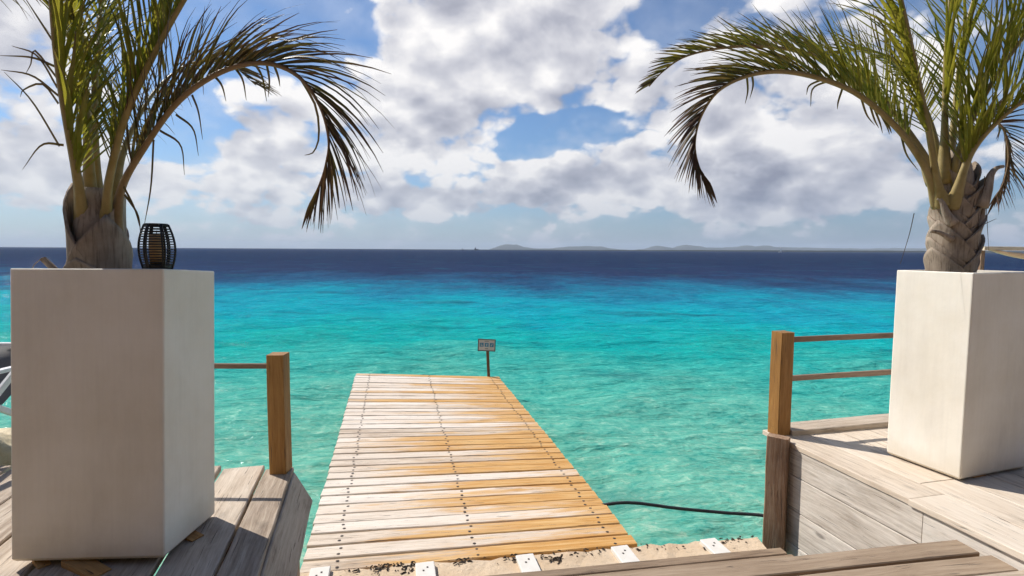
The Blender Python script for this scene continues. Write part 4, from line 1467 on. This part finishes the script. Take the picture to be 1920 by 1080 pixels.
# cut stalk lying in the left planter
st = thing('palm_stub', 'broken dry palm stalk poking from the shaded planter beside the trunk', 'palm stub', (-1.90, 2.22, 1.12))
link('stalk', tube_mesh(spline([(0.04, 0, -0.03), (0.0, 0, 0.03), (-0.045, 0, 0.075), (-0.052, 0, 0.084)], 9), [0.016, 0.016, 0.015, 0.014, 0.013, 0.012, 0.012, 0.013, 0.010], 8), 'palm_boot', st)
link('fibre', tube_mesh(spline([(-0.052, 0, 0.084), (-0.085, 0, 0.06), (-0.11, 0, 0.02)], 8), 0.0018, 5), 'palm_boot', st)

# ================================================================== SMALL THINGS AT THE EDGES
def chair():
    t_ = thing('deck_chair', 'white framed folding deck chair with grey fabric, cut off at the left edge', 'chair', (-3.45, 3.15, 0.0))
    o = Vector((-3.45, 3.15, 0))

    def bar(name, a, b, w=0.035, th=0.022, mat='chair_white', up=(0, 0, 1)):
        board(name, o + Vector(a), o + Vector(b), w, th, mat, t_, up=up, seg=3)
    for sx in (-0.42, 0.36):
        bar('leg', (sx, -0.40, 0.0), (sx, 0.30, 0.62), up=(1, 0, 0))
        bar('leg', (sx + 0.03, 0.42, 0.0), (sx + 0.03, -0.34, 0.50), up=(1, 0, 0))
        bar('armrest', (sx + 0.015, -0.42, 0.515), (sx + 0.015, 0.40, 0.515), 0.05, 0.022)
    bar('crossbar', (-0.42, 0.30, 0.625), (0.40, 0.30, 0.625), 0.03, 0.022)
    bar('crossbar', (-0.42, -0.33, 0.49), (0.40, -0.33, 0.49), 0.03, 0.022)
    vs, fs = [], []
    for i in range(11):
        f = i / 10
        y = -0.32 + 0.64 * f
        zz = 0.46 - 0.26 * math.sin(math.pi * f) ** 0.9 + 0.14 * f
        for x in (-0.36, 0.33):
            vs.append((x, y, zz))
    for i in range(10):
        fs.append((2 * i, 2 * i + 1, 2 * i + 3, 2 * i + 2))
    me = raw_mesh(vs, fs)
    so = link('sling', me, 'chair_fabric', t_)
    md = so.modifiers.new('thick', 'SOLIDIFY')
    md.thickness = 0.006
    return t_


chair()


def rock(loc, r, label):
    bm = bmesh.new()
    bmesh.ops.create_icosphere(bm, subdivisions=4, radius=1.0)
    for v in bm.verts:
        n_ = mnoise.noise(v.co * 1.6 + Vector(loc)) * 0.35 + mnoise.noise(v.co * 4.5 + Vector(loc)) * 0.14
        v.co = Vector((v.co.x * r[0], v.co.y * r[1], v.co.z * r[2])) * (1 + n_)
    me = bpy.data.meshes.new('rock')
    bm.to_mesh(me)
    bm.free()
    for p in me.polygons:
        p.use_smooth = True
    o = link('shore_rock', me, 'rock')
    o.location = loc
    tag(o, label, 'rock')


rock((-3.9, 3.75, -0.62), (0.75, 0.4, 0.5), 'yellowish shore rock behind the deck chair at the left edge')

bf = rd(0.05, 1.60, 0)
frame = thing('bar_frame', 'pale wooden frame with a sagging tan canvas behind the sunlit planter', 'frame', tuple(bf))
for w in (0.0, 1.3):
    p = bf + EV * w
    board('post', p, p + Vector((0, 0, 1.262)), 0.034, 0.034, 'old_post_wood', frame, up=-EU, seg=3)
board('beam', bf - EV * 0.03 + Vector((0, 0, 1.292)), bf + EV * 1.36 + Vector((0, 0, 1.286)), 0.05, 0.028, 'pale_wood', frame, seg=6)
vs, fs = [], []
for i in range(21):
    f = i / 20
    sag = 0.075 * math.sin(math.pi * f) ** 0.8
    p = bf + EV * (0.08 + 1.14 * f)
    for k, (dy, dz) in enumerate(((-0.03, 0.045), (-0.012, 0.0), (0.012, 0.0), (0.03, 0.045))):
        vs.append(p + EU * dy + Vector((0, 0, 1.262 - sag + dz * (sag / 0.075))))
for i in range(20):
    for k in range(3):
        b0 = i * 4 + k
        fs.append((b0, b0 + 1, b0 + 5, b0 + 4))
so = link('canvas', raw_mesh(rel(frame, vs), fs), 'canvas', frame)
md = so.modifiers.new('thick', 'SOLIDIFY')
md.thickness = 0.006

# ---- far boats and buildings on the horizon
def sailboat(px, dist, h, label):
    t_ = thing('sailboat', label, 'boat', ((px - 960) / 1000 * dist, dist, WATER_Z), )
    s = h / 10
    vs = [(-3 * s, -1 * s, 1 * s), (3 * s, -1 * s, 1 * s), (3 * s, 1 * s, 1 * s), (-3 * s, 1 * s, 1 * s), (-2.2 * s, -0.5 * s, -0.4 * s), (2.4 * s, -0.5 * s, -0.4 * s), (2.4 * s, 0.5 * s, -0.4 * s), (-2.2 * s, 0.5 * s, -0.4 * s)]
    link('hull', mesh_from(vs, [(0, 1, 2, 3), (4, 7, 6, 5), (0, 4, 5, 1), (1, 5, 6, 2), (2, 6, 7, 3), (3, 7, 4, 0)]), 'sail_white', t_)
    link('mast', tube_mesh([(0, 0, s), (0, 0, 10 * s)], 0.14 * s, 6), 'sail_white', t_)
    vs = [(0.2 * s, -0.15 * s, 1.8 * s), (2.6 * s, -0.15 * s, 1.8 * s), (0.2 * s, -0.15 * s, 9.6 * s), (0.2 * s, 0.15 * s, 1.8 * s), (2.6 * s, 0.15 * s, 1.8 * s), (0.2 * s, 0.15 * s, 9.6 * s)]
    link('sail', mesh_from(vs, [(0, 1, 2), (3, 5, 4), (0, 3, 4, 1), (1, 4, 5, 2), (2, 5, 3, 0)]), 'sail_white', t_)


sailboat(1461, 900, 9, 'tiny white sailboat before the low coast on the right')


def ship(px, dist, w, h, label):
    t_ = thing('ship', label, 'ship', ((px - 960) / 1000 * dist, dist, WATER_Z))
    vs = [(-w / 2, -w * 0.1, h * 0.45), (w / 2, -w * 0.1, h * 0.45), (w / 2, w * 0.1, h * 0.45), (-w / 2, w * 0.1, h * 0.45),
          (-w * 0.42, -w * 0.06, -h * 0.1), (w * 0.42, -w * 0.06, -h * 0.1), (w * 0.42, w * 0.06, -h * 0.1), (-w * 0.42, w * 0.06, -h * 0.1)]
    link('hull', mesh_from(vs, [(0, 1, 2, 3), (4, 7, 6, 5), (0, 4, 5, 1), (1, 5, 6, 2), (2, 6, 7, 3), (3, 7, 4, 0)]), 'hull_grey', t_)
    link('bridge', box_mesh(-w * 0.32, -w * 0.08, -w * 0.05, w * 0.05, h * 0.451, h, 0.02 * h), 'hull_grey', t_)


ship(893, 1500, 13, 7.5, 'small dark ship on the horizon left of the island')
ship(868, 1550, 9, 4.5, 'tiny low boat on the horizon left of the small dark ship')
